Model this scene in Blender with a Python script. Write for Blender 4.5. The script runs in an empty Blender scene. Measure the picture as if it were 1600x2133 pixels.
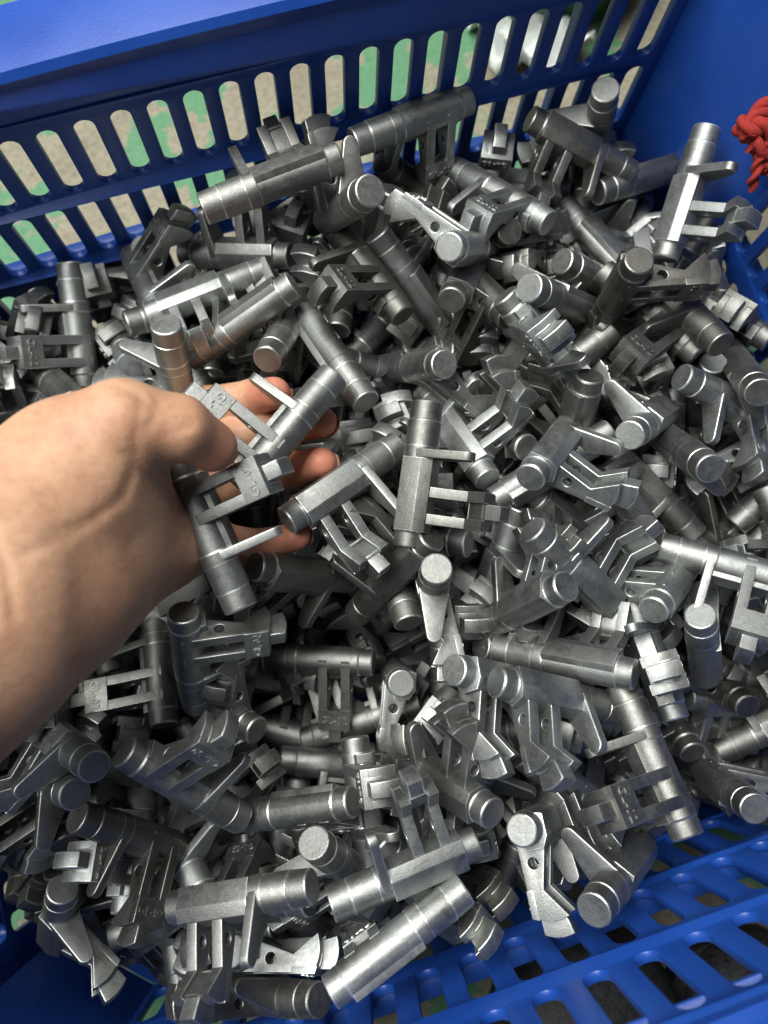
import bpy, bmesh, math, random
import numpy as np
from mathutils import Matrix, Vector, Quaternion

# ------------------------------------------------------------------ camera, world, lights, exposure
scene = bpy.context.scene
COL = scene.collection

cam_data = bpy.data.cameras.new("camera")
camera = bpy.data.objects.new("camera", cam_data)
COL.objects.link(camera)
scene.camera = camera
cam_data.sensor_fit = 'VERTICAL'
cam_data.sensor_height = 36.0
cam_data.lens = 36.0 * 1604.0 / 2133.0
cam_data.clip_start = 0.01
cam_data.clip_end = 50.0
CAM_POS = Vector((0.0, 0.0, 0.438))
# rows: camera right, camera down, camera forward, in world axes
CR = ((0.95020982, -0.30945434, 0.03659644),
      (-0.29606538, -0.93318989, -0.2037202),
      (0.09719353, 0.182742, -0.97834492))
cm = Matrix(((CR[0][0], -CR[1][0], -CR[2][0]),
             (CR[0][1], -CR[1][1], -CR[2][1]),
             (CR[0][2], -CR[1][2], -CR[2][2]))).to_4x4()
cm.translation = CAM_POS
camera.matrix_world = cm
cam_data.dof.use_dof = True
cam_data.dof.focus_distance = 0.305
cam_data.dof.aperture_fstop = 8.0

world = bpy.data.worlds.new("World")
scene.world = world
world.use_nodes = True
wb = world.node_tree.nodes["Background"]
wb.inputs[0].default_value = (0.86, 0.93, 1.0, 1)
wb.inputs[1].default_value = 0.055

def area_light(name, loc, target, sx, sy, power, col):
    ld = bpy.data.lights.new(name, 'AREA')
    ld.shape = 'RECTANGLE'; ld.size = sx; ld.size_y = sy
    ld.energy = power; ld.color = col
    lo = bpy.data.objects.new(name, ld)
    COL.objects.link(lo)
    lo.location = loc
    d = Vector(target) - Vector(loc)
    lo.rotation_euler = d.to_track_quat('-Z', 'Y').to_euler()
    return lo

# overhead tube fixture of the workshop, then an added fill light
area_light("ceiling_tube_light", (-0.24, 0.48, 1.25), (0.03, 0.10, 0.1), 1.2, 0.55, 33.0, (1.0, 0.985, 0.94))
area_light("left_fill_light", (-1.0, 0.35, 1.6), (0.02, 0.06, 0.1), 1.2, 0.2, 8.0, (0.97, 1.0, 0.98))  # unseen fill from the left, added to brighten the right wall and hand

vs = scene.view_settings
vs.view_transform = 'Standard'
vs.look = 'None'
vs.exposure = 0.0
vs.gamma = 1.0
vs.use_curve_mapping = False

# ------------------------------------------------------------------ helpers
def tag(o, label=None, cat=None, group=None, kind=None):
    if label: o["label"] = label
    if cat: o["category"] = cat
    if group: o["group"] = group
    if kind: o["kind"] = kind
    return o

def link(name, me, mat=None, parent=None):
    o = bpy.data.objects.new(name, me)
    COL.objects.link(o)
    if mat is not None and me is not None:
        if not me.materials: me.materials.append(mat)
    if parent is not None: o.parent = parent
    return o

def empty(name, loc=(0, 0, 0)):
    o = bpy.data.objects.new(name, None)
    o.empty_display_size = 0.01
    COL.objects.link(o); o.location = loc
    return o

def mesh_from(name, verts, faces, smooth_angle=None):
    me = bpy.data.meshes.new(name)
    me.from_pydata([tuple(v) for v in verts], [], faces)
    me.update()
    if smooth_angle is not None: shade(me, smooth_angle)
    return me

def shade(me, deg=35):
    bm = bmesh.new(); bm.from_mesh(me)
    bmesh.ops.recalc_face_normals(bm, faces=bm.faces)
    a = math.radians(deg)
    for f in bm.faces: f.smooth = True
    for e in bm.edges:
        if len(e.link_faces) == 2:
            e.smooth = e.calc_face_angle(0.0) < a
    bm.to_mesh(me); bm.free(); me.update()

def poly_plate(name, loops, half, bevel=0.0, res=2, deg=35):
    """closed outlines in the XY plane (the first is the outline, others are holes) extruded +-half in Z."""
    cu = bpy.data.curves.new(name, 'CURVE')
    cu.dimensions = '2D'; cu.fill_mode = 'BOTH'
    cu.extrude = max(half - bevel, 1e-5)
    cu.bevel_depth = bevel; cu.bevel_resolution = res
    cu.offset = -bevel
    for lp in loops:
        sp = cu.splines.new('POLY'); sp.points.add(len(lp) - 1)
        for p, q in zip(sp.points, lp): p.co = (q[0], q[1], 0, 1)
        sp.use_cyclic_u = True
    ob = bpy.data.objects.new(name, cu)
    COL.objects.link(ob)
    dg = bpy.context.evaluated_depsgraph_get()
    me = bpy.data.meshes.new_from_object(ob.evaluated_get(dg))
    bpy.data.objects.remove(ob); bpy.data.curves.remove(cu)
    bm = bmesh.new(); bm.from_mesh(me)
    bmesh.ops.remove_doubles(bm, verts=bm.verts, dist=1e-6)
    bm.to_mesh(me); bm.free()
    me.materials.clear(); me.name = name
    if deg is not None: shade(me, deg)
    return me

def lathe_x(name, prof, seg=40, deg=40):
    """profile of (x, r) turned about the X axis, capped."""
    v = []; f = []
    for (x, r) in prof:
        for i in range(seg):
            a = 2 * math.pi * i / seg
            v.append((x, r * math.cos(a), r * math.sin(a)))
    for k in range(len(prof) - 1):
        for i in range(seg):
            j = (i + 1) % seg
            f.append((k * seg + i, k * seg + j, (k + 1) * seg + j, (k + 1) * seg + i))
    f.append(tuple(range(seg - 1, -1, -1)))
    b = (len(prof) - 1) * seg
    f.append(tuple(b + i for i in range(seg)))
    return mesh_from(name, v, f, deg)

def bevel_mesh(me, width, seg=2, deg=35):
    bm = bmesh.new(); bm.from_mesh(me)
    bmesh.ops.recalc_face_normals(bm, faces=bm.faces)
    ed = [e for e in bm.edges if len(e.link_faces) == 2 and e.calc_face_angle(0) > math.radians(20)]
    bmesh.ops.bevel(bm, geom=ed, offset=width, offset_type='OFFSET', segments=seg, profile=0.6, affect='EDGES', clamp_overlap=True)
    bm.to_mesh(me); bm.free(); shade(me, deg)
    return me

def box_mesh(name, lo, hi, bev=0.0):
    x0, y0, z0 = lo; x1, y1, z1 = hi
    v = [(x0, y0, z0), (x1, y0, z0), (x1, y1, z0), (x0, y1, z0), (x0, y0, z1), (x1, y0, z1), (x1, y1, z1), (x0, y1, z1)]
    f = [(3, 2, 1, 0), (4, 5, 6, 7), (0, 1, 5, 4), (1, 2, 6, 5), (2, 3, 7, 6), (3, 0, 4, 7)]
    me = mesh_from(name, v, f)
    if bev: bevel_mesh(me, bev)
    return me

# ------------------------------------------------------------------ node helpers / materials
class NT:
    def __init__(self, name):
        self.m = bpy.data.materials.new(name); self.m.use_nodes = True
        self.t = self.m.node_tree; self.b = self.t.nodes["Principled BSDF"]
    def n(self, kind, **kw):
        nd = self.t.nodes.new(kind)
        for k, v in kw.items(): setattr(nd, k, v)
        return nd
    def l(self, a, b): self.t.links.new(a, b)
    def set(self, **kw):
        for k, v in kw.items(): self.b.inputs[k.replace('_', ' ')].default_value = v
    def noise(self, vec, scale, detail=4, rough=0.55):
        nd = self.n('ShaderNodeTexNoise')
        nd.inputs['Scale'].default_value = scale; nd.inputs['Detail'].default_value = detail
        nd.inputs['Roughness'].default_value = rough
        if vec is not None: self.l(vec, nd.inputs['Vector'])
        return nd
    def ramp(self, fac, stops):
        r = self.n('ShaderNodeValToRGB')
        e = r.color_ramp.elements
        e[0].position, e[0].color = stops[0][0], (*stops[0][1], 1)
        e[1].position, e[1].color = stops[-1][0], (*stops[-1][1], 1)
        for p, c in stops[1:-1]:
            q = e.new(p); q.color = (*c, 1)
        self.l(fac, r.inputs[0]); return r
    def mix(self, fac, a, b, mode='MIX'):
        x = self.n('ShaderNodeMix', data_type='RGBA', blend_type=mode)
        for s, v in ((x.inputs[0], fac), (x.inputs[6], a), (x.inputs[7], b)):
            if hasattr(v, 'is_linked') or hasattr(v, 'links'): self.l(v, s)
            elif isinstance(v, (int, float)): s.default_value = v
            else: s.default_value = (*v, 1) if len(v) == 3 else v
        return x.outputs[2]
    def math(self, op, a, b=None):
        x = self.n('ShaderNodeMath', operation=op)
        for i, v in enumerate((a, b)):
            if v is None: continue
            if isinstance(v, (int, float)): x.inputs[i].default_value = v
            else: self.l(v, x.inputs[i])
        return x.outputs[0]
    def maprange(self, v, a, b, c, d):
        x = self.n('ShaderNodeMapRange')
        self.l(v, x.inputs[0])
        for i, q in enumerate((a, b, c, d)): x.inputs[i + 1].default_value = q
        return x.outputs[0]
    def bump(self, h, strength, dist, normal=None):
        x = self.n('ShaderNodeBump'); x.inputs['Strength'].default_value = strength
        x.inputs['Distance'].default_value = dist
        self.l(h, x.inputs['Height'])
        if normal is not None: self.l(normal, x.inputs['Normal'])
        return x.outputs[0]

def steel_material(name="blasted_cast_steel", gain=1.0, dr=0.0):
    k = NT(name)
    tc = k.n('ShaderNodeTexCoord'); oi = k.n('ShaderNodeObjectInfo')
    wn = k.n('ShaderNodeTexWhiteNoise', noise_dimensions='3D')
    k.l(oi.outputs['Location'], wn.inputs['Vector'])
    off = k.n('ShaderNodeVectorMath', operation='SCALE'); off.inputs['Scale'].default_value = 7.0
    k.l(wn.outputs['Color'], off.inputs[0])
    add = k.n('ShaderNodeVectorMath', operation='ADD')
    k.l(tc.outputs['Object'], add.inputs[0]); k.l(off.outputs[0], add.inputs[1])
    v = add.outputs[0]
    big = k.noise(v, 60, 4, .6); mid = k.noise(v, 420, 4, .6); fine = k.noise(v, 1700, 3, .65)
    tint = k.ramp(wn.outputs['Value'], [(0, (.145, .143, .132)), (.2, (.215, .216, .205)), (.5, (.262, .270, .262)), (.8, (.305, .318, .313)), (1, (.37, .385, .377))])
    c1 = k.ramp(big.outputs['Fac'], [(.30, (.84, .84, .80)), (.5, (1, 1, 1)), (.72, (1.08, 1.10, 1.10))])
    c = k.mix(1.0, tint.outputs[0], c1.outputs[0], 'MULTIPLY')
    c2 = k.ramp(fine.outputs['Fac'], [(.30, (.82, .82, .82)), (.52, (1, 1, 1)), (.68, (1.16, 1.16, 1.16)), (.77, (1.5, 1.5, 1.5))])
    c = k.mix(1.0, c, c2.outputs[0], 'MULTIPLY')
    st = k.noise(v, 150, 5, .7)
    sm = k.ramp(st.outputs['Fac'], [(.60, (0, 0, 0)), (.72, (1, 1, 1))])
    c = k.mix(k.math('MULTIPLY', sm.outputs[0], .35), c, (.14, .125, .10))
    if gain != 1.0: c = k.mix(1.0, c, (gain, gain, gain), 'MULTIPLY')
    k.l(c, k.b.inputs['Base Color'])
    k.set(Metallic=1.0)
    r = k.maprange(big.outputs['Fac'], .3, .7, .46, .60)
    r = k.math('ADD', r, k.maprange(mid.outputs['Fac'], .3, .7, -.06 + dr, .06 + dr))
    k.l(r, k.b.inputs['Roughness'])
    b = k.bump(fine.outputs['Fac'], .22, .0004)
    b = k.bump(mid.outputs['Fac'], .16, .0006, b)
    k.l(b, k.b.inputs['Normal'])
    return k.m

def blue_plastic():
    k = NT("blue_polypropylene")
    tc = k.n('ShaderNodeTexCoord')
    n1 = k.noise(tc.outputs['Object'], 14, 3); n2 = k.noise(tc.outputs['Object'], 900, 2)
    sc = k.n('ShaderNodeMapping'); sc.inputs['Scale'].default_value = (30, 30, 220)
    k.l(tc.outputs['Object'], sc.inputs[0]); n3 = k.noise(sc.outputs[0], 6, 4, .7)
    c = k.ramp(n1.outputs['Fac'], [(.3, (.008, .050, .285)), (.7, (.012, .072, .365))])
    s = k.ramp(n3.outputs['Fac'], [(.62, (0, 0, 0)), (.8, (1, 1, 1))])
    cc = k.mix(k.math('MULTIPLY', s.outputs[0], .22), c.outputs[0], (.10, .19, .50))
    k.l(cc, k.b.inputs['Base Color'])
    k.set(Roughness=.38, IOR=1.49, Subsurface_Weight=.15, Subsurface_Scale=.004)
    k.b.inputs['Subsurface Radius'].default_value = (.2, .4, 1.0)
    k.l(k.maprange(n1.outputs['Fac'], .3, .7, .32, .48), k.b.inputs['Roughness'])
    k.l(k.bump(n2.outputs['Fac'], .10, .0004), k.b.inputs['Normal'])
    return k.m

def ground_material():
    k = NT("painted_concrete")
    tc = k.n('ShaderNodeTexCoord'); v = tc.outputs['Object']
    a = k.noise(v, 19, 6, .6); b = k.noise(v, 260, 5, .65); c = k.noise(v, 9, 5, .6)
    con = k.ramp(b.outputs['Fac'], [(.30, (.17, .155, .115)), (.5, (.27, .25, .19)), (.7, (.32, .30, .235))])
    st = k.ramp(a.outputs['Fac'], [(.35, (.82, .8, .76)), (.6, (1.04, 1.03, 1.0))])
    con = k.mix(1.0, con.outputs[0], st.outputs[0], 'MULTIPLY')
    gr = k.ramp(b.outputs['Fac'], [(.3, (.075, .20, .10)), (.6, (.105, .26, .14))])
    sm = k.n('ShaderNodeMath', operation='ADD')
    k.l(k.math('MULTIPLY', a.outputs['Fac'], .75), sm.inputs[0]); k.l(k.math('MULTIPLY', c.outputs['Fac'], .5), sm.inputs[1])
    m = k.ramp(sm.outputs[0], [(.645, (0, 0, 0)), (.658, (1, 1, 1))])
    k.l(k.mix(m.outputs[0], con, gr.outputs[0]), k.b.inputs['Base Color'])
    k.set(Roughness=.75)
    k.l(k.bump(b.outputs['Fac'], .3, .002), k.b.inputs['Normal'])
    return k.m

def skin_material():
    k = NT("skin")
    tc = k.n('ShaderNodeTexCoord'); v = tc.outputs['Object']
    at = k.n('ShaderNodeAttribute', attribute_name='flush')
    n1 = k.noise(v, 45, 5, .6); n2 = k.noise(v, 330, 4, .6); n3 = k.noise(v, 1500, 3, .6)
    base = k.ramp(n1.outputs['Fac'], [(.3, (.41, .22, .135)), (.5, (.50, .295, .185)), (.72, (.57, .355, .235))])
    c2 = k.ramp(n2.outputs['Fac'], [(.3, (.90, .86, .84)), (.55, (1, 1, 1)), (.75, (1.04, 1.03, 1.02))])
    c = k.mix(1.0, base.outputs[0], c2.outputs[0], 'MULTIPLY')
    c = k.mix(at.outputs['Fac'], c, (.52, .15, .10))
    k.l(c, k.b.inputs['Base Color'])
    k.set(Roughness=.52, Subsurface_Weight=.25, Subsurface_Scale=.006)
    k.b.inputs['Subsurface Radius'].default_value = (1.0, .35, .2)
    k.b.inputs['Specular IOR Level'].default_value = .4
    # fine skin lines: stretched cells
    mp = k.n('ShaderNodeMapping'); mp.inputs['Rotation'].default_value = (0, 0, .55); mp.inputs['Scale'].default_value = (1, 2.6, 1)
    k.l(v, mp.inputs[0])
    vo = k.n('ShaderNodeTexVoronoi', feature='DISTANCE_TO_EDGE'); vo.inputs['Scale'].default_value = 520
    k.l(mp.outputs[0], vo.inputs['Vector'])
    ln = k.maprange(vo.outputs['Distance'], 0, .18, 0, 1)
    mp2 = k.n('ShaderNodeMapping'); mp2.inputs['Rotation'].default_value = (0, 0, .35); mp2.inputs['Scale'].default_value = (.35, 2.2, .8)
    k.l(v, mp2.inputs[0]); wr = k.noise(mp2.outputs[0], 170, 4, .6)
    b = k.bump(ln, .10, .0004)
    b = k.bump(wr.outputs['Fac'], .13, .0012, b)
    mp3 = k.n('ShaderNodeMapping'); mp3.inputs['Rotation'].default_value = (0, 0, .2); mp3.inputs['Scale'].default_value = (.22, 3.0, 1.2)
    k.l(v, mp3.inputs[0]); fl = k.noise(mp3.outputs[0], 300, 5, .7)
    fr = k.ramp(fl.outputs['Fac'], [(.36, (0, 0, 0)), (.47, (1, 1, 1))])
    b = k.bump(fr.outputs[0], .13, .0005, b)
    b = k.bump(n3.outputs['Fac'], .25, .0005, b)
    k.l(b, k.b.inputs['Normal'])
    return k.m

def plain(name, col, rough=.5, noise_scale=80, amt=.25, bump=.1, **kw):
    k = NT(name); tc = k.n('ShaderNodeTexCoord')
    n1 = k.noise(tc.outputs['Object'], noise_scale, 5, .6)
    lo = tuple(c * (1 - amt) for c in col); hi = tuple(min(1, c * (1 + amt)) for c in col)
    r = k.ramp(n1.outputs['Fac'], [(.3, lo), (.7, hi)])
    k.l(r.outputs[0], k.b.inputs['Base Color']); k.set(Roughness=rough, **kw)
    k.l(k.bump(n1.outputs['Fac'], bump, .001), k.b.inputs['Normal'])
    return k.m

M_STEEL = steel_material()
M_EDGE = steel_material("tumbled_steel_edge", 2.2, -.08)
M_BLUE = blue_plastic()
M_GROUND = ground_material()
M_SKIN = skin_material()
M_ROPE = plain("red_rope_fibre", (.27, .016, .011), .85, 900, .35, .5)
M_SHOE = plain("black_scuffed_leather", (.030, .032, .037), .5, 420, .85, .6)
M_SOLE = plain("black_rubber_sole", (.012, .012, .013), .7, 200, .3, .2)
M_GREEN = plain("dark_green_plastic", (.004, .10, .045), .4, 60, .2)
M_WHITE = plain("crumpled_white_film", (.62, .66, .63), .3, 60, .25, .6)
M_NAIL = plain("finger_nail", (.62, .36, .27), .3, 60, .1)

# ------------------------------------------------------------------ the setting
GZ = -0.026
ground = link("ground", mesh_from("ground", [(-3, -3, 0), (3, -3, 0), (3, 3, 0), (-3, 3, 0)], [(0, 1, 2, 3)]), M_GROUND)
ground.location.z = GZ
tag(ground, kind="structure")

# ------------------------------------------------------------------ blue slotted crate
CRATE = empty("plastic_crate", (0.03, 0.055, GZ + 0.004))
tag(CRATE, "large blue plastic crate with slotted walls holding the grey castings", "crate")
CRATE_INV = Matrix.Translation(-CRATE.location)
X0, X1, Y0, Y1 = -0.190, 0.246, -0.121, 0.2250      # inside faces
CH = 0.040                                          # corner chamfer
ZF, ZR = -0.016, 0.200                              # inside floor and rim
WT = 0.0040                                         # wall thickness
ROWS = ((0.136, 0.174), (0.091, 0.129), (0.040, 0.078), (-0.006, 0.033))
PITCH, SW = 0.01465, 0.0041

def slot_loop(cx, z0, z1, hw, n=7):
    r = hw; pts = []
    for i in range(n + 1):
        a = math.pi * i / n
        pts.append((cx + r * math.cos(a), z1 - r + r * math.sin(a)))
    for i in range(n + 1):
        a = math.pi + math.pi * i / n
        pts.append((cx + r * math.cos(a), z0 + r + r * math.sin(a)))
    return pts

NEAR_ROWS = ((0.143, 0.188), (0.088, 0.131), (0.040, 0.078), (-0.006, 0.033))
def crate_wall(p, q, slot_from, slot_to, phase, bow, label, ROWS=ROWS, PITCH=PITCH, SW=SW):
    """a wall whose inside face runs from p to q (plan view, crate interior on the left of p->q)."""
    p = Vector((*p, 0)); q = Vector((*q, 0)); d = (q - p); L = d.length; d.normalize()
    outv = Vector((d.y, -d.x, 0))
    loops = [[(0, ZF), (L, ZF), (L, ZR), (0, ZR)]]
    xs = []
    if slot_to > slot_from:
        x = slot_from + phase
        while x <= slot_to:
            xs.append(x); x += PITCH
        for x in xs:
            for (z0, z1) in ROWS: loops.append(slot_loop(x, z0, z1, SW))
    # subdivided outline so the bow is smooth
    N = 24
    EX = .0022
    xs_ = [-EX] + [L * i / N for i in range(1, N)] + [L + EX]
    loops[0] = [(x_, ZF) for x_ in xs_] + [(x_, ZR) for x_ in reversed(xs_)]
    me = poly_plate("wall", loops, WT / 2, 0.0007, 1, None)
    def place(m, off):
        for v in m.vertices:
            s, z, t = v.co.x, v.co.y, v.co.z
            u = s / L
            b = bow * 4 * u * (1 - u)
            w = p + d * s + outv * (off + t + b)
            v.co = Vector((w.x, w.y, z)) - CRATE.location
        m.update(); shade(m, 40)
    place(me, WT / 2)
    w = link("wall", me, M_BLUE, CRATE)
    w["label"] = label
    # outer ribs: one under the second slot row, one under the fourth, stiffener under the rim
    for (zr, dep) in ((0.0845, 0.0085), (0.182, 0.006)):
        N2 = 24
        lo = [(L * i / N2, zr - .0016) for i in range(N2 + 1)] + [(L - L * i / N2, zr + .0016) for i in range(N2 + 1)]
        rb = poly_plate("rib", [lo], dep / 2, 0.0005, 1, None)
        place(rb, WT + dep / 2 - .0004)
        link("rib", rb, M_BLUE, w)
    # vertical outer stiffeners between the slots, every fourth one
    for i, x in enumerate(xs):
        if i % 4 == 2 and i + 1 < len(xs):
            c = x + PITCH / 2
            st = poly_plate("rib", [[(c - .0012, ZF), (c + .0012, ZF), (c + .0012, ZR - .001), (c - .0012, ZR - .001)]], .0028, .0004, 1, None)
            place(st, WT + .0026)
            link("rib", st, M_BLUE, w)
    # rim flange: a turned-out lip
    N3 = 20; FW = 0.030
    prof = [(-.0012, ZR - .004), (-.0016, ZR + .0015), (.0006, ZR + .0042), (FW * .5, ZR + .0046), (FW - .002, ZR + .0036), (FW, ZR), (FW, ZR - .016), (FW - .003, ZR - .016), (FW - .003, ZR - .0005), (WT, ZR - .0005)]
    vs_, fs_ = [], []
    for i in range(N3 + 1):
        u = i / N3; b = bow * 4 * u * (1 - u)
        for (o_, z_) in prof:
            # mitre the flange at both ends
            e = 0.0
            s = L * u + (u - .5) * 2 * max(o_, 0) * math.tan(math.radians(22.5))
            P = p + d * s + outv * (o_ + b)
            vs_.append((P.x - CRATE.location.x, P.y - CRATE.location.y, z_ - CRATE.location.z))
    n = len(prof)
    for i in range(N3):
        for k in range(n):
            j = (k + 1) % n
            fs_.append((i * n + k, (i + 1) * n + k, (i + 1) * n + j, i * n + j))
    fs_.append(tuple(range(n))); fs_.append(tuple(N3 * n + k for k in range(n - 1, -1, -1)))
    link("rim", mesh_from("rim", vs_, fs_, 40), M_BLUE, w)
    return w

corners = [(X1 - CH, Y0), (X1, Y0 + CH), (X1, Y1 - CH * 1.9), (X1 - .024, Y1), (X0 + CH, Y1), (X0, Y1 - CH), (X0, Y0 + CH), (X0 + CH, Y0)]
LF = X1 - X0 - 2 * CH
crate_wall(corners[3], corners[4], 0.006, LF + .016 - .006, .0045, .007, "far crate wall with rows of rounded slots")
crate_wall(corners[7], corners[0], 0.004, LF - .006, .0040, .003, "near crate wall with wide rounded slots, in shade", NEAR_ROWS, .019, .0049)
crate_wall(corners[1], corners[2], 0.012, (Y1 - Y0 - CH * 2.9) - .008, .0040, .002, "right crate wall with plain bright blue face")
crate_wall(corners[5], corners[6], 0.008, (Y1 - Y0 - CH * 2) - .008, .0040, .002, "left crate wall")
for a, b in ((0, 1), (2, 3), (4, 5), (6, 7)):
    crate_wall(corners[a], corners[b], 0, -1, 0, 0, "slanted plain blue corner panel")
# floor panel with slots
fl = [[(c[0] - CRATE.location.x, c[1] - CRATE.location.y) for c in corners]]
yy = Y0 + .02
while yy < Y1 - .05:
    xx = X0 + .05
    while xx < X1 - .05:
        fl.append([(px - CRATE.location.x, py - CRATE.location.y) for px, py in slot_loop(xx, yy, yy + .034, SW)])
        xx += PITCH
    yy += .046
fm = poly_plate("floor_panel", fl, .002, .0006, 1, 40)
for v in fm.vertices: v.co.z += ZF - .002 - CRATE.location.z
link("floor_panel", fm, M_BLUE, CRATE)

# ------------------------------------------------------------------ the casting (dimensions in units of 1.33 mm)
US = 0.00133
XC = 22.25
def to_x(me, x0):
    """plate drawn in (y, z) with thickness along local Z -> world (x, y, z) = (z + x0, x, y)."""
    for v in me.vertices:
        a, b, c = v.co
        v.co = ((c + x0 - XC) * US, a * US, b * US)
    me.update(); shade(me, 38); return me

def casting_meshes():
    P = {}
    prof = [(0, 4.25), (.18, 4.55), (.55, 4.72), (5.55, 4.88), (5.75, 4.72), (5.95, 4.98), (6.2, 5.05), (13.6, 5.08), (14.0, 5.18), (17.2, 5.22), (17.7, 5.05), (39.3, 5.0), (39.7, 4.78), (39.95, 4.66), (43.9, 4.58), (44.3, 4.38), (44.5, 4.05)]
    P['shaft'] = lathe_x("shaft", [((x - XC) * US, r * US) for x, r in prof], 44, 17)
    for v in P['shaft'].vertices:      # parting line along the back of the shaft
        if abs(v.co.z) < .1 * US and v.co.y < -3 * US: v.co.y *= 1.022
    # flat machined pad along the shaft
    a, b = 17.3, 39.5
    sec = [(-4.4, .6), (-3.3, 5.45), (2.7, 5.45), (5.9, 3.7), (6.1, -1.5), (2.0, -3.0)]
    v = []
    for x in (a, b):
        for (y, z) in sec: v.append(((x - XC) * US, y * US, z * US))
    n = len(sec)
    f = [tuple(range(n - 1, -1, -1)), tuple(n + i for i in range(n))]
    for i in range(n): f.append((i, (i + 1) % n, n + (i + 1) % n, n + i))
    P['flat_pad'] = bevel_mesh(mesh_from("flat_pad", v, f), .28 * US, 2, 30)
    # lever tab
    al = math.radians(13.0); R1, R2, D = 5.1, 2.4, 16.9
    be = math.acos((R1 - R2) / D)
    pts = []
    for i in range(15):
        t = be + (2 * math.pi - 2 * be) * i / 14
        pts.append((R1 * math.cos(t), R1 * math.sin(t)))
    for i in range(11):
        t = -be + 2 * be * i / 10
        pts.append((D + R2 * math.cos(t), R2 * math.sin(t)))
    rot = [(x * math.cos(al) - y * math.sin(al), x * math.sin(al) + y * math.cos(al)) for x, y in pts]
    P['lever_tab'] = to_x(poly_plate("lever_tab", [rot], 1.35, .36, 2, None), 15.9)
    # side arms: a bent plate with a drilled hole
    arc = []
    for i in range(7):
        t = i / 6
        arc.append((23.3 + 1.6 * math.sin(math.pi * t) * .8 + .6 * t, -4.75 + 10.4 * t))
    out = [(-1.6, -4.95), (10, -4.85)] + arc + [(16.7, 0.0), (5.0, 3.4), (-1.2, 3.4)]
    hole = [(9.6 + 1.6 * math.cos(2 * math.pi * i / 16), -1.2 + 1.6 * math.sin(2 * math.pi * i / 16)) for i in range(16)]
    am = poly_plate("side_arm", [out, hole], 1.6, .22, 2, None)
    P['arm_a'] = to_x(am.copy(), 27.2)
    P['arm_b'] = to_x(am, 35.2)
    # cross block closing the fork (text face at the back)
    carc = []
    for i in range(7):
        t = i / 6
        carc.append((23.6 + 1.6 * math.sin(math.pi * t) * .8 + .4 * t, -5.05 + 9.2 * t))
    cb = [(17.0, -5.05)] + carc + [(18.4, -.3), (17.2, -1.6)]
    P['cross_block'] = to_x(poly_plate("cross_block", [cb], 3.25, .2, 2, None), 31.2)
    # its marked face runs across both arms
    fp = [(16.4, -5.1), (23.7, -5.1), (24.4, -3.0), (16.4, -3.0)]
    plate = to_x(poly_plate("face", [fp], 5.66, .2, 2, None), 31.2)
    bm = bmesh.new(); bm.from_mesh(P['cross_block']); bm.from_mesh(plate); bm.to_mesh(P['cross_block']); bm.free()
    bpy.data.meshes.remove(plate); shade(P['cross_block'], 38)
    # tip
    tarc = []
    for i in range(6):
        t = i / 5
        tarc.append((28.7 + 1.0 * math.sin(math.pi * t) + .3 * t, -3.7 + 8.9 * t))
    tp = [(23.0, -3.7)] + tarc + [(23.0, 3.6)]
    P['tip_block'] = to_x(poly_plate("tip_block", [tp], 2.3, .4, 2, None), 31.2)
    # raised lettering on the back of the cross block
    cu = bpy.data.curves.new("lettering", 'FONT')
    cu.body = "GL-02"; cu.size = 3.5; cu.extrude = .3; cu.align_x = 'CENTER'; cu.align_y = 'CENTER'
    cu.space_character = 1.1; cu.offset = .05; cu.resolution_u = 3
    ob = bpy.data.objects.new("lettering", cu); COL.objects.link(ob)
    dg = bpy.context.evaluated_depsgraph_get()
    tm = bpy.data.meshes.new_from_object(ob.evaluated_get(dg))
    bpy.data.objects.remove(ob); bpy.data.curves.remove(cu)
    tm.materials.clear()
    for v in tm.vertices:
        x, y, z = v.co
        # reads with +x right and the tip (+y) downwards, seen from -z
        v.co = ((31.2 + x - XC) * US, (20.3 - y) * US, (-5.12 - z) * US)
    tm.update(); shade(tm, 30); tm.name = "lettering"
    P['lettering'] = tm
    for nm, m in P.items():
        m.materials.clear(); m.materials.append(M_STEEL); m.materials.append(M_EDGE)
        for p in m.polygons:
            nx, ny, nz = p.normal
            if nm in ('lever_tab', 'arm_a', 'arm_b', 'cross_block', 'tip_block'):
                p.material_index = 1 if .04 < abs(nx) < .97 else 0
            elif nm == 'shaft':
                p.material_index = 1 if .12 < abs(nx) < .97 else 0
            elif nm == 'flat_pad':
                p.material_index = 1 if p.area < (.75 * US) * (6 * US) and len(p.vertices) <= 4 else 0
            else:
                p.material_index = 1 if abs(nz) < .5 else 0
    return P

CAST = casting_meshes()

def casting(pose, label, group="grey steel castings heaped in the crate"):
    t = empty("steel_casting", pose[:3])
    t.rotation_mode = 'QUATERNION'; t.rotation_quaternion = pose[3:7]
    tag(t, label, "casting", group)
    link("shaft", CAST['shaft'], None, t)
    link("flat_pad", CAST['flat_pad'], None, t)
    link("lever_tab", CAST['lever_tab'], None, t)
    link("side_arm", CAST['arm_a'], None, t)
    link("side_arm", CAST['arm_b'], None, t)
    cb = link("cross_block", CAST['cross_block'], None, t)
    link("lettering", CAST['lettering'], None, cb)
    link("tip_block", CAST['tip_block'], None, t)
    return t

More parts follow.
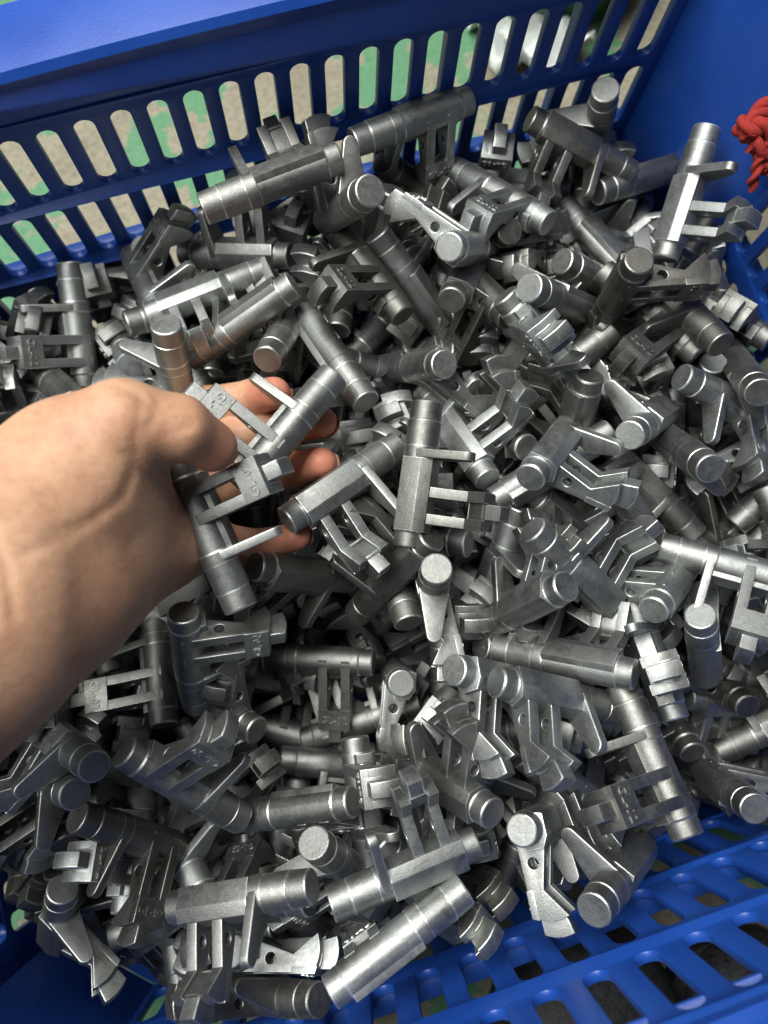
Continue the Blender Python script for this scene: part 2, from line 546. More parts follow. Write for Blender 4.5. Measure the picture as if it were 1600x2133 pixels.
# ------------------------------------------------------------------ castings seen one by one: location, rotation (quaternion), label
PLACED = (
    ((0.0476, 0.0665, 0.1379, -0.4978, -0.2045, 0.1452, 0.8302), 'bright grey casting lying upright at the middle of the heap, fork pointing right'),
    ((0.0187, 0.0737, 0.1334, -0.1749, 0.1185, 0.0163, 0.9773), 'grey casting touching the little fingertip, fork and tab hanging down right'),
    ((-0.0365, 0.0639, 0.1545, 0.0507, 0.6643, 0.7168, 0.2057), 'dark casting marked GL-02 lying in the palm under the thumb tip'),
    ((0.0029, 0.0967, 0.1476, -0.0218, -0.2926, 0.9496, 0.1105), 'bright casting held on the fingertips, shaft end pointing up right'),
    ((0.099, 0.01, 0.1236, 0.8508, 0.1701, 0.1768, -0.4647), 'pale grey casting with flat pad slanting down right, round end and tab uppermost'),
    ((0.1095, 0.0636, 0.1271, -0.305, 0.2398, 0.2168, 0.8958), 'dark casting with drilled fork, round end towards viewer, right of the middle casting'),
    ((0.0723, -0.0331, 0.1319, 0.178, 0.2717, 0.2398, 0.9148), 'casting with flat pad and downward fork, right one of two parallel castings'),
    ((0.0545, -0.0206, 0.1176, 0.1522, 0.4063, 0.0741, 0.8979), 'casting with downward drilled fork, left one of two parallel castings'),
    ((0.0809, -0.0216, 0.1233, 0.8479, -0.3738, -0.1795, -0.3303), 'long casting lying level just above the two parallel downward forks, tab raised'),
    ((0.0724, 0.0033, 0.1223, 0.8247, -0.2273, -0.5103, -0.0883), 'casting with round end at lower left tucked under the pale slanting casting'),
    ((0.122, -0.0302, 0.1089, -0.4545, -0.506, 0.6146, 0.3997), 'casting with fork tip facing the viewer like three stacked bars, right of centre'),
    ((0.0419, 0.0244, 0.1145, 0.0038, 0.7092, -0.0731, -0.7012), 'casting standing on end with tab hanging down, below the middle casting'),
    ((0.0682, 0.1203, 0.1102, -0.3952, 0.6593, 0.0814, 0.6345), 'casting with round end facing left, right of the twin shafts above the fingertips'),
    ((0.032, 0.1321, 0.1219, -0.3034, 0.5542, 0.5439, -0.5523), 'smooth bright shaft slanting down right just above the fingertips'),
    ((0.1668, 0.0482, 0.1143, 0.0651, 0.7545, 0.3965, -0.519), 'plain ringed shaft slanting down right near the right edge of the heap'),
    ((0.158, 0.0635, 0.1141, 0.9033, -0.161, 0.3495, 0.1895), 'casting with round end facing the viewer and tab leaning up left, near right side'),
    ((0.163, -0.0074, 0.1233, 0.1956, 0.9119, -0.3443, 0.1079), 'casting marked GL-02 cut off by the right picture edge, tab hanging down'),
    ((0.1785, 0.2026, 0.1144, 0.2932, 0.1313, -0.1181, 0.9396), 'topmost right casting by the far wall, pale pad and fork hanging down left'),
    ((0.1308, 0.1883, 0.116, 0.2807, 0.8035, -0.525, 0.0001), 'casting with window and marked face upward near the far wall, tip pointing down left'),
    ((0.178, 0.1684, 0.0904, 0.7794, -0.1686, 0.0417, -0.602), 'long casting slanting down right below the topmost right casting, tab up'),
    ((0.1903, 0.1093, 0.1197, 0.6574, -0.1985, 0.1192, 0.7171), 'large casting at right with fork pointing left and round end at lower right'),
    ((0.2082, 0.157, 0.1284, -0.3486, -0.3414, 0.3008, 0.8194), 'upright casting at upper right beside the red rope, fork pointing right'),
    ((0.1574, 0.118, 0.1321, -0.424, 0.5528, 0.4451, 0.5625), 'casting seen from its side at right, broad flat fork cheek turned upward'),
    ((0.0967, 0.2212, 0.1384, 0.6068, -0.7909, -0.0382, 0.0693), 'long dark casting leaning on the far slotted wall, frame hanging down'),
    ((0.0262, 0.1931, 0.1618, 0.9704, -0.2363, -0.0296, 0.0404), 'long casting lying on top near the far wall, left of centre, tab up'),
    ((0.005, 0.2054, 0.098, 0.8578, 0.4217, -0.2536, -0.1483), 'casting with pale flat pad below the long top left casting'),
    ((0.0546, 0.1849, 0.145, 0.6109, 0.1421, 0.7607, 0.1672), 'casting with round end towards viewer and tab pointing up, by the far wall'),
    ((-0.0389, 0.1992, 0.0983, 0.3268, 0.5598, 0.7502, 0.1305), 'dark casting leaning on the far wall at left, marked frame upward'),
    ((-0.0783, 0.199, 0.0842, -0.0878, -0.6205, 0.6673, 0.4026), 'dark upright casting at the left edge, tab and marked frame pointing left'),
    ((-0.0024, 0.159, 0.1222, 0.9147, -0.3439, -0.2122, 0.0025), 'big casting slanting up right above the wrist, small tab raised'),
    ((-0.0126, 0.1848, 0.1074, -0.0505, -0.0193, 0.2655, 0.9626), 'casting with broad flat pad lying behind the slanting casting above the wrist'),
    ((-0.0356, 0.1436, 0.12, 0.4746, -0.4433, 0.7076, 0.2783), 'short thick shaft standing up just above the back of the thumb'),
    ((0.0174, 0.1541, 0.115, -0.4893, 0.7023, 0.1292, -0.5007), 'round shaft end pointing at viewer just above the index finger'),
    ((0.0587, 0.1678, 0.1213, 0.294, 0.7365, -0.5885, -0.1573), 'casting with marked window frame and tip pointing left, above centre'),
    ((0.0793, 0.1599, 0.108, 0.8315, -0.0902, 0.3876, -0.3875), 'long smooth casting slanting down right above centre, small side tab'),
    ((0.105, 0.1611, 0.128, -0.3989, -0.2517, 0.8697, -0.1454), 'casting with drilled side cheek and ringed end, upper centre under the far wall'),
    ((0.1372, 0.127, 0.1222, 0.86, -0.321, 0.3783, 0.1191), 'ringed shaft slanting down right behind the drilled cheek, upper right of centre'),
    ((-0.0175, 0.0121, 0.0686, -0.1611, 0.9649, -0.167, 0.1231), 'casting lying level below the fingers, window frame marked GL-02 hanging down'),
    ((-0.0824, 0.0325, 0.0805, -0.0907, -0.6608, 0.7397, -0.0888), 'casting below the wrist with frame marked GL-02 pointing left'),
    ((-0.0625, 0.0251, 0.1153, -0.3422, 0.7046, 0.548, 0.2934), 'upright casting below the palm with tab pointing right'),
    ((-0.0754, -0.021, 0.1222, -0.1017, 0.4952, 0.7706, 0.3882), 'dark casting at lower left with marked frame pointing up right'),
    ((-0.0414, -0.0439, 0.1071, 0.55, -0.7952, -0.1013, -0.2344), 'plain ringed shaft lying level at lower centre left'),
    ((-0.0649, -0.0646, 0.1282, 0.0942, -0.1576, 0.2929, 0.9383), 'casting at the bottom left with long fork and tab hanging down'),
    ((-0.1064, -0.0347, 0.0947, 0.0852, 0.8498, -0.2721, -0.4434), 'dark casting at lower left, pale tab and marked frame hanging down'),
    ((-0.1531, -0.0589, 0.0713, -0.2947, -0.4341, -0.0523, 0.8497), 'dark casting in the lower left corner standing with round end and tab'),
    ((-0.1426, -0.0039, 0.08, 0.1381, 0.7763, -0.5862, 0.186), 'dark casting cut by the left edge, drilled cheek, near the lower left corner'),
    ((-0.1203, 0.0091, 0.1078, 0.3654, -0.3059, 0.318, 0.8196), 'casting at left below the forearm, big round end and tab pointing down left'),
    ((-0.1345, -0.0027, 0.095, 0.1569, -0.4362, 0.0119, 0.886), 'round shaft end just below the big round end at left'),
    ((-0.0135, -0.095, 0.1345, -0.0557, 0.13, -0.6467, 0.7495), 'thick shaft lying across the bottom centre, nearest to the viewer'),
    ((0.054, -0.08, 0.1083, 0.096, 0.5284, 0.0296, 0.843), 'dark casting at lower right with drilled cheek and curved tip pointing down'),
    ((0.0735, -0.1039, 0.1248, 0.8487, -0.3099, 0.4026, 0.1473), 'dark casting at lower right beside the near wall, round end lowest, tab up left'),
    ((0.0987, -0.0657, 0.1341, -0.2416, -0.6604, 0.7058, 0.085), 'dark casting at lower right with window frame pointing left'),
    ((0.1413, -0.0651, 0.0463, 0.1716, 0.6497, -0.6061, 0.4256), 'dark casting at lower right marked GL-02, above the other window frame'),
    ((0.1406, -0.0976, 0.0863, 0.3477, 0.6636, 0.3787, -0.5434), 'shaft sliding down onto the near wall slots at far lower right'),
    ((0.0203, -0.0517, 0.113, 0.8353, 0.1467, -0.4976, -0.182), 'casting at lower centre with bent fork pointing up right and tab at left'),
    ((-0.0054, 0.0447, 0.1141, 0.2818, 0.2924, -0.408, 0.8177), 'casting just below the fingers with fork and tab hanging down'),
    ((0.0268, 0.0324, 0.115, 0.8815, 0.177, -0.3709, 0.2324), 'casting slanting down left just below the middle casting, its round end lowest'),
    ((0.0747, 0.0869, 0.1063, 0.7486, 0.1029, -0.3354, -0.5626), 'casting with bent fork pointing up right, behind the head of the middle casting'),
    ((0.1029, 0.1563, 0.1141, -0.4103, 0.2608, 0.1464, 0.8615), 'casting with round end and drilled fork below the marked window frames'),
    ((0.1222, 0.1084, 0.1226, 0.287, 0.4344, 0.3985, 0.7551), 'casting with drilled cheek and square tip pointing down right, upper right of centre'),
    ((0.105, 0.1508, 0.1146, -0.2405, 0.7294, -0.4714, 0.4335), 'casting with drilled fork pointing down left, right of the short left facing shaft'),
    ((-0.1521, 0.0334, 0.105, 0.1872, -0.2326, -0.323, 0.8981), 'round shaft end closest to the underside of the forearm at the left edge'),
    ((-0.0045, -0.0758, 0.1289, 0.9745, 0.2183, 0.0524, 0.0056), 'casting at lower centre with fork pointing up and long level shaft'),
    ((0.1781, 0.113, 0.1138, 0.1618, 0.8178, -0.5507, -0.0419), 'casting at right with square fork tip and block facing down left'),
    ((0.2012, 0.064, 0.1061, 0.1037, 0.9381, -0.2359, -0.2314), 'dark casting at the right edge with long tab hanging down left'),
    ((0.208, 0.0729, 0.115, -0.106, 0.8264, 0.2616, -0.4872), 'ringed shaft end facing lower right at the right picture edge'),
    ((0.2114, 0.0926, 0.0996, -0.3825, 0.0168, 0.882, -0.2749), 'shaft stub peeping out below the large right casting'),
    ((0.227, 0.1135, 0.086, 0.4871, 0.704, -0.4929, -0.1557), 'casting with fork tip facing up like three bars near the right edge'),
    ((0.1248, 0.0694, 0.1126, 0.7551, -0.1628, -0.5878, 0.2405), 'casting right of centre with bent fork pointing up left'),
    ((0.1432, -0.0044, 0.113, -0.1913, -0.3066, 0.8106, -0.4607), 'ringed shaft pointing down left, between pale slanting casting and right edge casting'),
    ((0.1473, -0.0371, 0.1025, 0.7816, -0.0348, 0.5412, -0.3083), 'short upright shaft below the tab of the casting cut by the right edge'),
    ((-0.0706, -0.0779, 0.0897, 0.1956, 0.1428, 0.8467, -0.4737), 'marked frame tip pointing up from under the bottom left casting'),
    ((-0.0279, -0.0688, 0.108, -0.3214, 0.7013, -0.5232, -0.3621), 'round shaft end facing the viewer at lower centre, below the plain level shaft'),
    ((-0.0137, -0.0549, 0.0938, 0.4753, 0.6016, 0.5048, 0.3967), 'upright casting at lower centre with square tip and block facing the viewer'),
    ((0.0181, -0.0074, 0.0594, 0.099, 0.6997, -0.1838, 0.6833), 'round shaft end pointing up, right of the hanging GL-02 frame'),
    ((0.1923, 0.2122, 0.112, 0.6155, -0.4889, 0.4624, 0.4103), 'shaft standing up against the far wall behind the topmost right casting'),
    ((0.2109, 0.1875, 0.0974, 0.8494, -0.5104, 0.0596, 0.1204), 'dark shaft lying behind the upright casting near the red rope'),
    ((0.1699, 0.1426, 0.0953, 0.8784, -0.3144, 0.3599, 0.006), 'dark shaft under the long casting slanting down right at upper right'),
    ((-0.0568, 0.1632, 0.0946, -0.326, 0.6799, -0.3179, 0.5748), 'short shaft leaning above the back of the wrist at left'),
    ((-0.0917, 0.1652, 0.0947, -0.4656, 0.6912, -0.1452, 0.5332), 'ringed shaft just above the wrist at the left picture edge'),
)
for pose, text in PLACED:
    casting(pose, text)

# castings of the heap around and under them
HEAP = (
    (-0.1462, -0.0835, 0.019, 0.1358, -0.9298, -0.1714, -0.2961),
    (-0.0635, -0.0709, 0.0496, 0.0011, -0.8894, -0.4199, -0.1808),
    (-0.0042, -0.0228, 0.0552, 0.0518, 0.0011, 0.9986, -0.0098),
    (0.0724, -0.0593, 0.0653, 0.0973, 0.0908, 0.3453, 0.929),
    (0.1317, -0.0775, 0.0376, 0.193, -0.9361, -0.2571, 0.1423),
    (0.1673, -0.1109, 0.0104, 0.0995, -0.0913, -0.706, -0.6952),
    (-0.1254, 0.0681, 0.0635, 0.082, 0.9194, 0.3773, 0.0742),
    (-0.0607, 0.0131, 0.0504, 0.7463, 0.1102, -0.1063, -0.6478),
    (0.0403, 0.0495, 0.0968, 0.1392, -0.3038, -0.3003, 0.8934),
    (0.0614, 0.0231, 0.0794, 0.8843, 0.03, -0.0622, -0.4618),
    (0.1153, 0.0116, 0.0796, 0.0371, 0.7799, -0.6208, -0.0707),
    (0.188, 0.0065, 0.0754, 0.9777, 0.117, 0.1742, 0.0079),
    (-0.1633, 0.0494, 0.058, 0.8866, 0.184, 0.0593, 0.4203),
    (-0.1004, 0.093, 0.0782, 0.2114, -0.4876, -0.8444, 0.0674),
    (-0.0426, 0.0736, 0.0832, 0.0384, 0.913, -0.3977, -0.0821),
    (0.1114, 0.0799, 0.081, 0.0475, 0.8029, -0.5261, 0.2761),
    (0.1566, 0.0962, 0.0826, 0.0555, -0.6285, -0.7748, -0.0393),
    (0.2186, 0.0779, 0.0727, 0.0865, -0.3982, -0.913, 0.021),
    (-0.1522, 0.1653, 0.049, 0.8164, -0.0611, 0.0879, 0.5675),
    (-0.115, 0.2022, 0.0504, 0.0809, -0.4294, 0.8992, -0.0215),
    (-0.0574, 0.0907, 0.0682, 0.9629, 0.0025, -0.093, 0.2533),
    (0.0454, 0.147, 0.0798, 0.0568, 0.2733, -0.9593, -0.0423),
    (0.1322, 0.1724, 0.075, 0.1501, 0.9783, 0.1394, -0.0324),
    (0.1777, 0.1947, 0.0695, 0.0414, -0.5032, -0.8631, 0.005),
    (-0.1515, -0.0727, 0.0215, 0.22, -0.236, 0.8909, 0.3197),
    (-0.0022, -0.0465, 0.0429, 0.106, 0.0094, 0.9688, 0.2237),
    (0.0344, -0.0665, 0.0731, 0.401, 0.5472, -0.5444, -0.4933),
    (0.0511, -0.0927, 0.0667, 0.0501, 0.9212, 0.3779, 0.0778),
    (0.1508, -0.0567, 0.057, 0.0283, 0.0084, 0.9625, 0.2697),
    (0.1907, -0.0804, 0.0182, 0.3642, 0.7583, -0.2343, -0.4872),
    (-0.1551, -0.0176, 0.051, 0.1168, 0.1868, -0.311, -0.9245),
    (-0.0694, -0.0232, 0.076, 0.758, 0.3273, -0.2803, -0.4896),
    (0.0816, 0.0055, 0.0943, 0.1659, 0.9401, 0.2976, -0.0052),
    (0.127, 0.0211, 0.079, 0.0033, 0.6263, 0.7764, 0.0704),
    (0.2367, 0.0088, 0.0641, 0.0077, 0.7071, -0.5966, -0.3795),
    (-0.1665, 0.0957, 0.0767, 0.3221, -0.3737, -0.8695, 0.0235),
    (-0.1152, 0.1415, 0.0772, 0.2473, -0.4197, 0.2019, -0.8496),
    (-0.0742, 0.0838, 0.0842, 0.0476, -0.6978, 0.6799, 0.2204),
    (0.1419, 0.1049, 0.0931, 0.1918, -0.3211, 0.9134, 0.1608),
    (0.1239, 0.0697, 0.0826, 0.0034, -0.9257, -0.3772, 0.0272),
    (0.2159, 0.1222, 0.0643, 0.3004, 0.1284, -0.4861, -0.8106),
    (-0.1602, 0.1082, 0.0544, 0.8892, 0.0047, -0.0419, 0.4556),
    (-0.0677, 0.2023, 0.0535, 0.1375, 0.294, -0.9281, -0.1825),
    (-0.0148, 0.1863, 0.0699, 0.7807, -0.2101, -0.0253, 0.5879),
    (0.0933, 0.146, 0.0774, 0.1088, 0.0106, -0.0084, -0.994),
    (0.133, 0.1475, 0.0754, 0.1959, 0.6813, 0.6609, 0.2463),
    (0.208, 0.1649, 0.0791, 0.5787, -0.0052, -0.1341, -0.8044),
    (-0.0822, -0.0648, 0.0431, 0.6077, 0.2074, -0.3725, -0.67),
    (0.1325, -0.1051, 0.0408, 0.6547, 0.7446, 0.1264, 0.0313),
    (0.2037, -0.0771, 0.0327, 0.0852, -0.5454, -0.8074, -0.2082),
    (-0.1375, 0.0264, 0.0627, 0.114, 0.0111, 0.9594, 0.2576),
    (-0.0658, 0.0061, 0.0813, 0.8666, 0.2606, -0.3706, -0.2092),
    (0.0457, 0.0044, 0.0724, 0.4301, 0.6771, 0.3864, 0.4553),
    (0.1453, 0.0141, 0.0891, 0.1321, -0.1827, 0.0652, -0.9721),
    (0.2162, 0.0095, 0.0858, 0.4217, 0.8435, 0.2273, 0.2428),
    (-0.1807, 0.1394, 0.0702, 0.5376, 0.4593, -0.5004, -0.4996),
    (-0.0168, 0.1206, 0.0794, 0.167, 0.746, -0.6365, -0.102),
    (0.0091, 0.0707, 0.0782, 0.2609, 0.2172, -0.4389, -0.832),
    (0.0625, 0.0612, 0.089, 0.6945, 0.1198, 0.2808, 0.6515),
    (0.1334, 0.1021, 0.1019, 0.1582, 0.1678, 0.0597, -0.9712),
    (0.2134, 0.0498, 0.0648, 0.0428, 0.1819, 0.7536, 0.6302),
    (-0.1244, 0.1574, 0.0564, 0.0192, 0.3046, -0.9443, -0.1228),
    (-0.1062, 0.1942, 0.0628, 0.131, 0.4392, 0.8033, 0.3803),
    (0.004, 0.1727, 0.0721, 0.604, 0.595, 0.4245, 0.3178),
    (0.0506, 0.1813, 0.0891, 0.8173, -0.1113, 0.0513, 0.5631),
    (0.1313, 0.1863, 0.0812, 0.9612, -0.2322, -0.0926, 0.1162),
    (0.1634, 0.1701, 0.0669, 0.1676, 0.8811, -0.0319, -0.4411),
    (-0.1295, -0.0537, 0.0478, 0.1571, 0.2604, 0.9048, 0.2982),
    (-0.0911, -0.0965, 0.0388, 0.7444, 0.591, -0.2452, 0.1907),
    (-0.0214, -0.0959, 0.0666, 0.8845, 0.3486, 0.0551, 0.3051),
    (0.0892, -0.0358, 0.0818, 0.8841, -0.0996, 0.0773, -0.45),
    (0.1919, -0.0823, 0.0553, 0.0175, -0.7995, -0.5995, 0.034),
    (-0.1564, 0.0084, 0.0521, 0.8857, 0.4509, -0.1106, -0.0084),
    (-0.083, 0.0332, 0.05, 0.2357, -0.0158, 0.833, 0.5003),
    (0.1535, 0.0365, 0.0985, 0.5328, -0.0077, -0.0716, 0.8432),
    (0.1798, -0.0333, 0.064, 0.237, -0.1392, -0.909, -0.3132),
    (-0.148, 0.104, 0.0762, 0.3079, -0.3867, 0.0695, -0.8665),
    (-0.0685, 0.0562, 0.0787, 0.9769, 0.0155, -0.2066, 0.0529),
    (0.0197, 0.1103, 0.0832, 0.8872, 0.3761, -0.1665, -0.2088),
    (0.0762, 0.1091, 0.0864, 0.3075, -0.7854, 0.2199, -0.4902),
    (0.0945, 0.0844, 0.0917, 0.7537, 0.1894, -0.5949, -0.2053),
    (0.2121, 0.0872, 0.0605, 0.038, 0.1306, 0.7675, 0.6265),
    (-0.1565, 0.2114, 0.0652, 0.0651, -0.6064, 0.2903, 0.7374),
    (-0.0706, 0.1718, 0.0526, 0.1827, 0.3655, -0.8757, -0.2574),
    (-0.026, 0.1913, 0.0868, 0.1851, 0.9741, 0.0739, -0.1067),
    (0.1224, 0.1388, 0.0825, 0.7532, -0.017, -0.2774, -0.5962),
    (0.1998, 0.1819, 0.0692, 0.6476, 0.4883, 0.4732, 0.3439),
    (-0.1698, -0.0252, 0.0404, 0.4026, 0.6334, 0.6585, -0.0553),
    (-0.0976, -0.0493, 0.0698, 0.3873, 0.4169, 0.8121, 0.1293),
    (0.0137, -0.0862, 0.0809, 0.5951, 0.544, -0.2708, -0.526),
    (0.0393, -0.0515, 0.0947, 0.3102, 0.8081, 0.4569, -0.2048),
    (0.1815, -0.0847, 0.0672, 0.9833, -0.066, -0.1533, 0.0724),
    (-0.1223, -0.0035, 0.0743, 0.9592, 0.0334, 0.112, -0.2574),
    (-0.1262, 0.0416, 0.0805, 0.4216, 0.4725, -0.5034, -0.5878),
    (0.0765, -0.0373, 0.0902, 0.5831, 0.7389, -0.3282, -0.0794),
    (0.1667, -0.0549, 0.0588, 0.4597, 0.5034, -0.699, 0.216),
    (0.2104, -0.0297, 0.0614, 0.2179, -0.3984, -0.7189, -0.5263),
    (-0.1684, 0.0543, 0.0793, 0.1322, 0.8379, 0.4603, 0.2619),
    (-0.1058, 0.0924, 0.101, 0.4385, -0.2366, -0.316, 0.8074),
    (-0.0331, 0.0911, 0.078, 0.3628, 0.5211, -0.0193, 0.7723),
    (0.0735, 0.1923, 0.0817, 0.4857, -0.109, 0.0291, -0.8668),
    (0.1822, 0.0562, 0.0727, 0.1971, 0.5418, -0.6575, -0.4851),
    (0.2032, 0.0744, 0.0807, 0.5358, 0.5112, 0.3326, -0.584),
    (-0.1383, 0.1343, 0.0779, 0.6453, 0.0759, 0.1844, 0.7374),
    (-0.0504, 0.1804, 0.0774, 0.2241, 0.4785, 0.8469, -0.0588),
    (-0.0125, 0.2221, 0.0522, 0.685, 0.6964, -0.1499, 0.1524),
    (-0.011, 0.2067, 0.052, 0.1801, -0.1005, -0.7438, -0.6357),
    (0.0995, 0.1395, 0.0706, 0.4935, 0.376, -0.5028, -0.6019),
    (0.1803, 0.1695, 0.0634, 0.5073, 0.6208, 0.5789, 0.1488),
    (-0.1155, -0.0776, 0.0607, 0.9165, 0.0869, -0.3383, 0.1949),
    (-0.1802, 0.0057, 0.0657, 0.2593, 0.664, 0.2679, 0.6482),
    (-0.065, 0.0452, 0.0709, 0.7781, 0.5662, -0.0134, -0.2716),
    (0.0291, 0.039, 0.1017, 0.3889, 0.6147, 0.6789, 0.1),
    (0.0823, 0.0241, 0.0901, 0.3508, 0.8745, 0.1718, 0.2873),
    (0.2197, 0.035, 0.0753, 0.5125, 0.3884, -0.406, 0.6493),
    (-0.1385, 0.0992, 0.0928, 0.6323, 0.1557, 0.0572, 0.7567),
    (-0.0502, 0.1291, 0.0643, 0.7823, -0.2614, 0.0396, 0.564),
    (0.0212, 0.0991, 0.0873, 0.4144, 0.8658, -0.2043, 0.1923),
    (0.0753, 0.0637, 0.0766, 0.3472, 0.4607, 0.7058, 0.4112),
    (0.1746, 0.0735, 0.0706, 0.2595, 0.196, -0.9312, -0.1645),
    (-0.1315, 0.1711, 0.0751, 0.756, 0.6481, 0.0318, -0.0858),
    (-0.0673, 0.1826, 0.0464, 0.3255, 0.4636, 0.5999, 0.565),
    (0.0123, 0.1549, 0.0844, 0.2655, -0.645, 0.5468, 0.4633),
    (0.0354, 0.188, 0.0673, 0.3645, 0.3045, -0.7749, -0.4171),
    (0.0908, 0.1645, 0.0702, 0.0827, 0.3396, -0.5737, -0.7408),
    (0.2138, 0.138, 0.0869, 0.0114, 0.3903, -0.8116, -0.4345),
    (-0.0742, -0.0988, 0.0813, 0.2514, -0.6082, -0.5606, -0.5026),
    (0.0724, -0.073, 0.0927, 0.0264, 0.89, -0.3843, -0.244),
    (0.2139, -0.0696, 0.0918, 0.218, 0.061, 0.8591, -0.459),
    (-0.1729, 0.0427, 0.0776, 0.595, 0.5311, 0.1043, -0.5942),
    (-0.0128, 0.0613, 0.0786, 0.5003, 0.4364, 0.7144, 0.2211),
    (0.0503, 0.0808, 0.0874, 0.2923, 0.15, -0.7911, -0.5159),
    (0.1421, 0.02, 0.1033, 0.5748, 0.0998, -0.1932, 0.7888),
    (0.191, -0.0598, 0.0893, 0.8853, 0.0786, 0.3072, 0.3401),
    (-0.1552, 0.0712, 0.0742, 0.1728, 0.1215, -0.4592, -0.8628),
    (-0.0873, 0.1068, 0.0873, 0.6912, -0.015, -0.3289, -0.6433),
    (-0.0002, 0.119, 0.0804, 0.1889, 0.7393, 0.5394, 0.3561),
    (0.0545, 0.1138, 0.0631, 0.5572, 0.3861, -0.559, -0.4776),
    (0.1078, 0.0572, 0.1169, 0.1233, 0.001, 0.5126, -0.8497),
    (0.2361, 0.1343, 0.0714, 0.2061, 0.6764, -0.2174, -0.6729),
    (-0.1416, 0.2054, 0.0787, 0.006, -0.9504, -0.3105, -0.0174),
    (-0.0808, 0.1582, 0.0622, 0.0004, 0.0727, -0.9711, -0.2275),
    (-0.06, 0.1597, 0.0642, 0.0566, 0.9182, -0.3887, -0.0509),
    (0.0952, 0.1992, 0.0916, 0.1132, 0.8602, -0.4935, -0.0613),
    (0.178, 0.0992, 0.0846, 0.4603, 0.553, -0.5755, -0.3886),
    (0.1827, 0.1896, 0.082, 0.3347, -0.4379, 0.6982, -0.4568),
    (-0.1359, -0.0724, 0.0385, 0.7723, 0.2775, -0.17, 0.5456),
    (-0.0887, -0.1117, 0.031, 0.697, 0.6449, -0.23, 0.2128),
    (0.0165, -0.0511, 0.0941, 0.3035, 0.8997, -0.1406, 0.2804),
    (-0.1482, -0.021, 0.0537, 0.3006, 0.2524, 0.451, 0.8016),
    (0.0509, -0.0296, 0.0642, 0.5635, 0.7893, 0.1834, 0.1608),
    (0.1361, -0.021, 0.0849, 0.2912, 0.2075, -0.9244, 0.1324),
    (0.2158, 0.0215, 0.0987, 0.3885, 0.8637, 0.0921, 0.3077),
    (-0.1138, 0.0719, 0.1074, 0.209, 0.8227, -0.5254, 0.0582),
    (-0.1114, 0.1384, 0.0714, 0.2239, 0.5035, 0.8056, 0.2174),
    (0.1141, 0.0301, 0.0987, 0.2959, 0.3416, 0.3604, 0.816),
    (0.1214, 0.1768, 0.1008, 0.6188, -0.4212, -0.3254, -0.5778),
    (-0.1384, 0.1843, 0.1276, 0.2555, 0.6116, -0.7251, -0.1868),
    (-0.151, 0.1592, 0.0927, 0.3285, 0.6422, 0.6298, 0.2881),
    (-0.0363, 0.1759, 0.0809, 0.1856, 0.5892, 0.7257, 0.3029),
    (0.0457, 0.179, 0.0867, 0.3487, 0.3063, -0.7354, -0.4937),
    (0.1024, 0.2196, 0.0898, 0.3737, 0.8131, 0.128, -0.4276),
    (0.1996, 0.2226, 0.073, 0.4811, -0.5176, 0.4808, 0.5191),
    (-0.1494, -0.0644, 0.0554, 0.6735, 0.2104, 0.1886, -0.683),
    (-0.0707, -0.1117, 0.093, 0.3176, -0.2095, 0.7719, 0.5092),
    (-0.0277, -0.0562, 0.0703, 0.8056, 0.5073, -0.034, -0.3042),
    (0.0387, -0.0401, 0.0902, 0.2713, -0.1305, 0.7109, 0.6357),
    (0.2228, -0.0789, 0.1053, 0.8634, -0.0578, -0.4964, 0.0698),
    (-0.1294, -0.0091, 0.0581, 0.2853, 0.8425, -0.2999, -0.3449),
    (0.0788, -0.0167, 0.0856, 0.6712, 0.67, 0.0482, -0.3135),
    (0.1974, -0.0228, 0.0988, 0.7705, 0.1447, 0.1731, 0.5962),
    (-0.1531, 0.1267, 0.1076, 0.4412, 0.785, -0.4083, -0.1495),
    (-0.0234, 0.0829, 0.0783, 0.2088, 0.6066, -0.5636, -0.5204),
    (0.0616, 0.1343, 0.0734, 0.6942, 0.6498, 0.0733, -0.3009),
    (-0.1433, 0.2012, 0.0926, 0.0823, 0.1422, -0.7536, -0.6364),
    (-0.041, 0.2225, 0.0686, 0.4382, -0.4685, 0.5218, 0.5624),
    (0.0478, 0.2227, 0.105, 0.4787, -0.5174, 0.4817, 0.5207),
    (0.0761, 0.1954, 0.0949, 0.7907, -0.0648, -0.3042, -0.5273),
    (0.1519, 0.2109, 0.0838, 0.1629, 0.1404, 0.666, 0.7142),
    (-0.1123, -0.0379, 0.0764, 0.4206, 0.4183, -0.7225, -0.3551),
    (-0.0012, -0.0896, 0.0989, 0.5964, 0.5666, -0.1895, -0.5361),
    (0.0951, -0.1, 0.0894, 0.7135, 0.4894, -0.2268, 0.4472),
    (0.2193, -0.0247, 0.1049, 0.4133, 0.8058, 0.0217, 0.4235),
    (-0.1267, -0.0111, 0.0668, 0.8177, 0.4194, 0.377, 0.116),
    (0.0754, 0.0244, 0.0963, 0.2623, 0.4276, -0.3285, -0.8003),
    (0.2006, -0.009, 0.111, 0.5422, 0.4258, 0.4863, 0.5368),
    (-0.1305, 0.0927, 0.1131, 0.046, -0.0391, 0.6861, 0.725),
    (-0.1169, 0.1374, 0.1054, 0.1343, -0.1374, 0.5867, 0.7867),
    (-0.1728, 0.1595, 0.0891, 0.5934, -0.1004, -0.7214, -0.3426),
    (0.1127, 0.147, 0.089, 0.4353, 0.8858, 0.0928, -0.1313),
    (0.0678, 0.1823, 0.109, 0.8272, -0.0763, -0.5202, 0.1984),
    (0.1386, 0.1652, 0.0826, 0.5262, 0.7706, -0.3314, 0.1399),
)
for pose in HEAP:
    casting(pose, 'grey cast steel bracket half buried in the heap among the others', 'castings half buried in the heap')

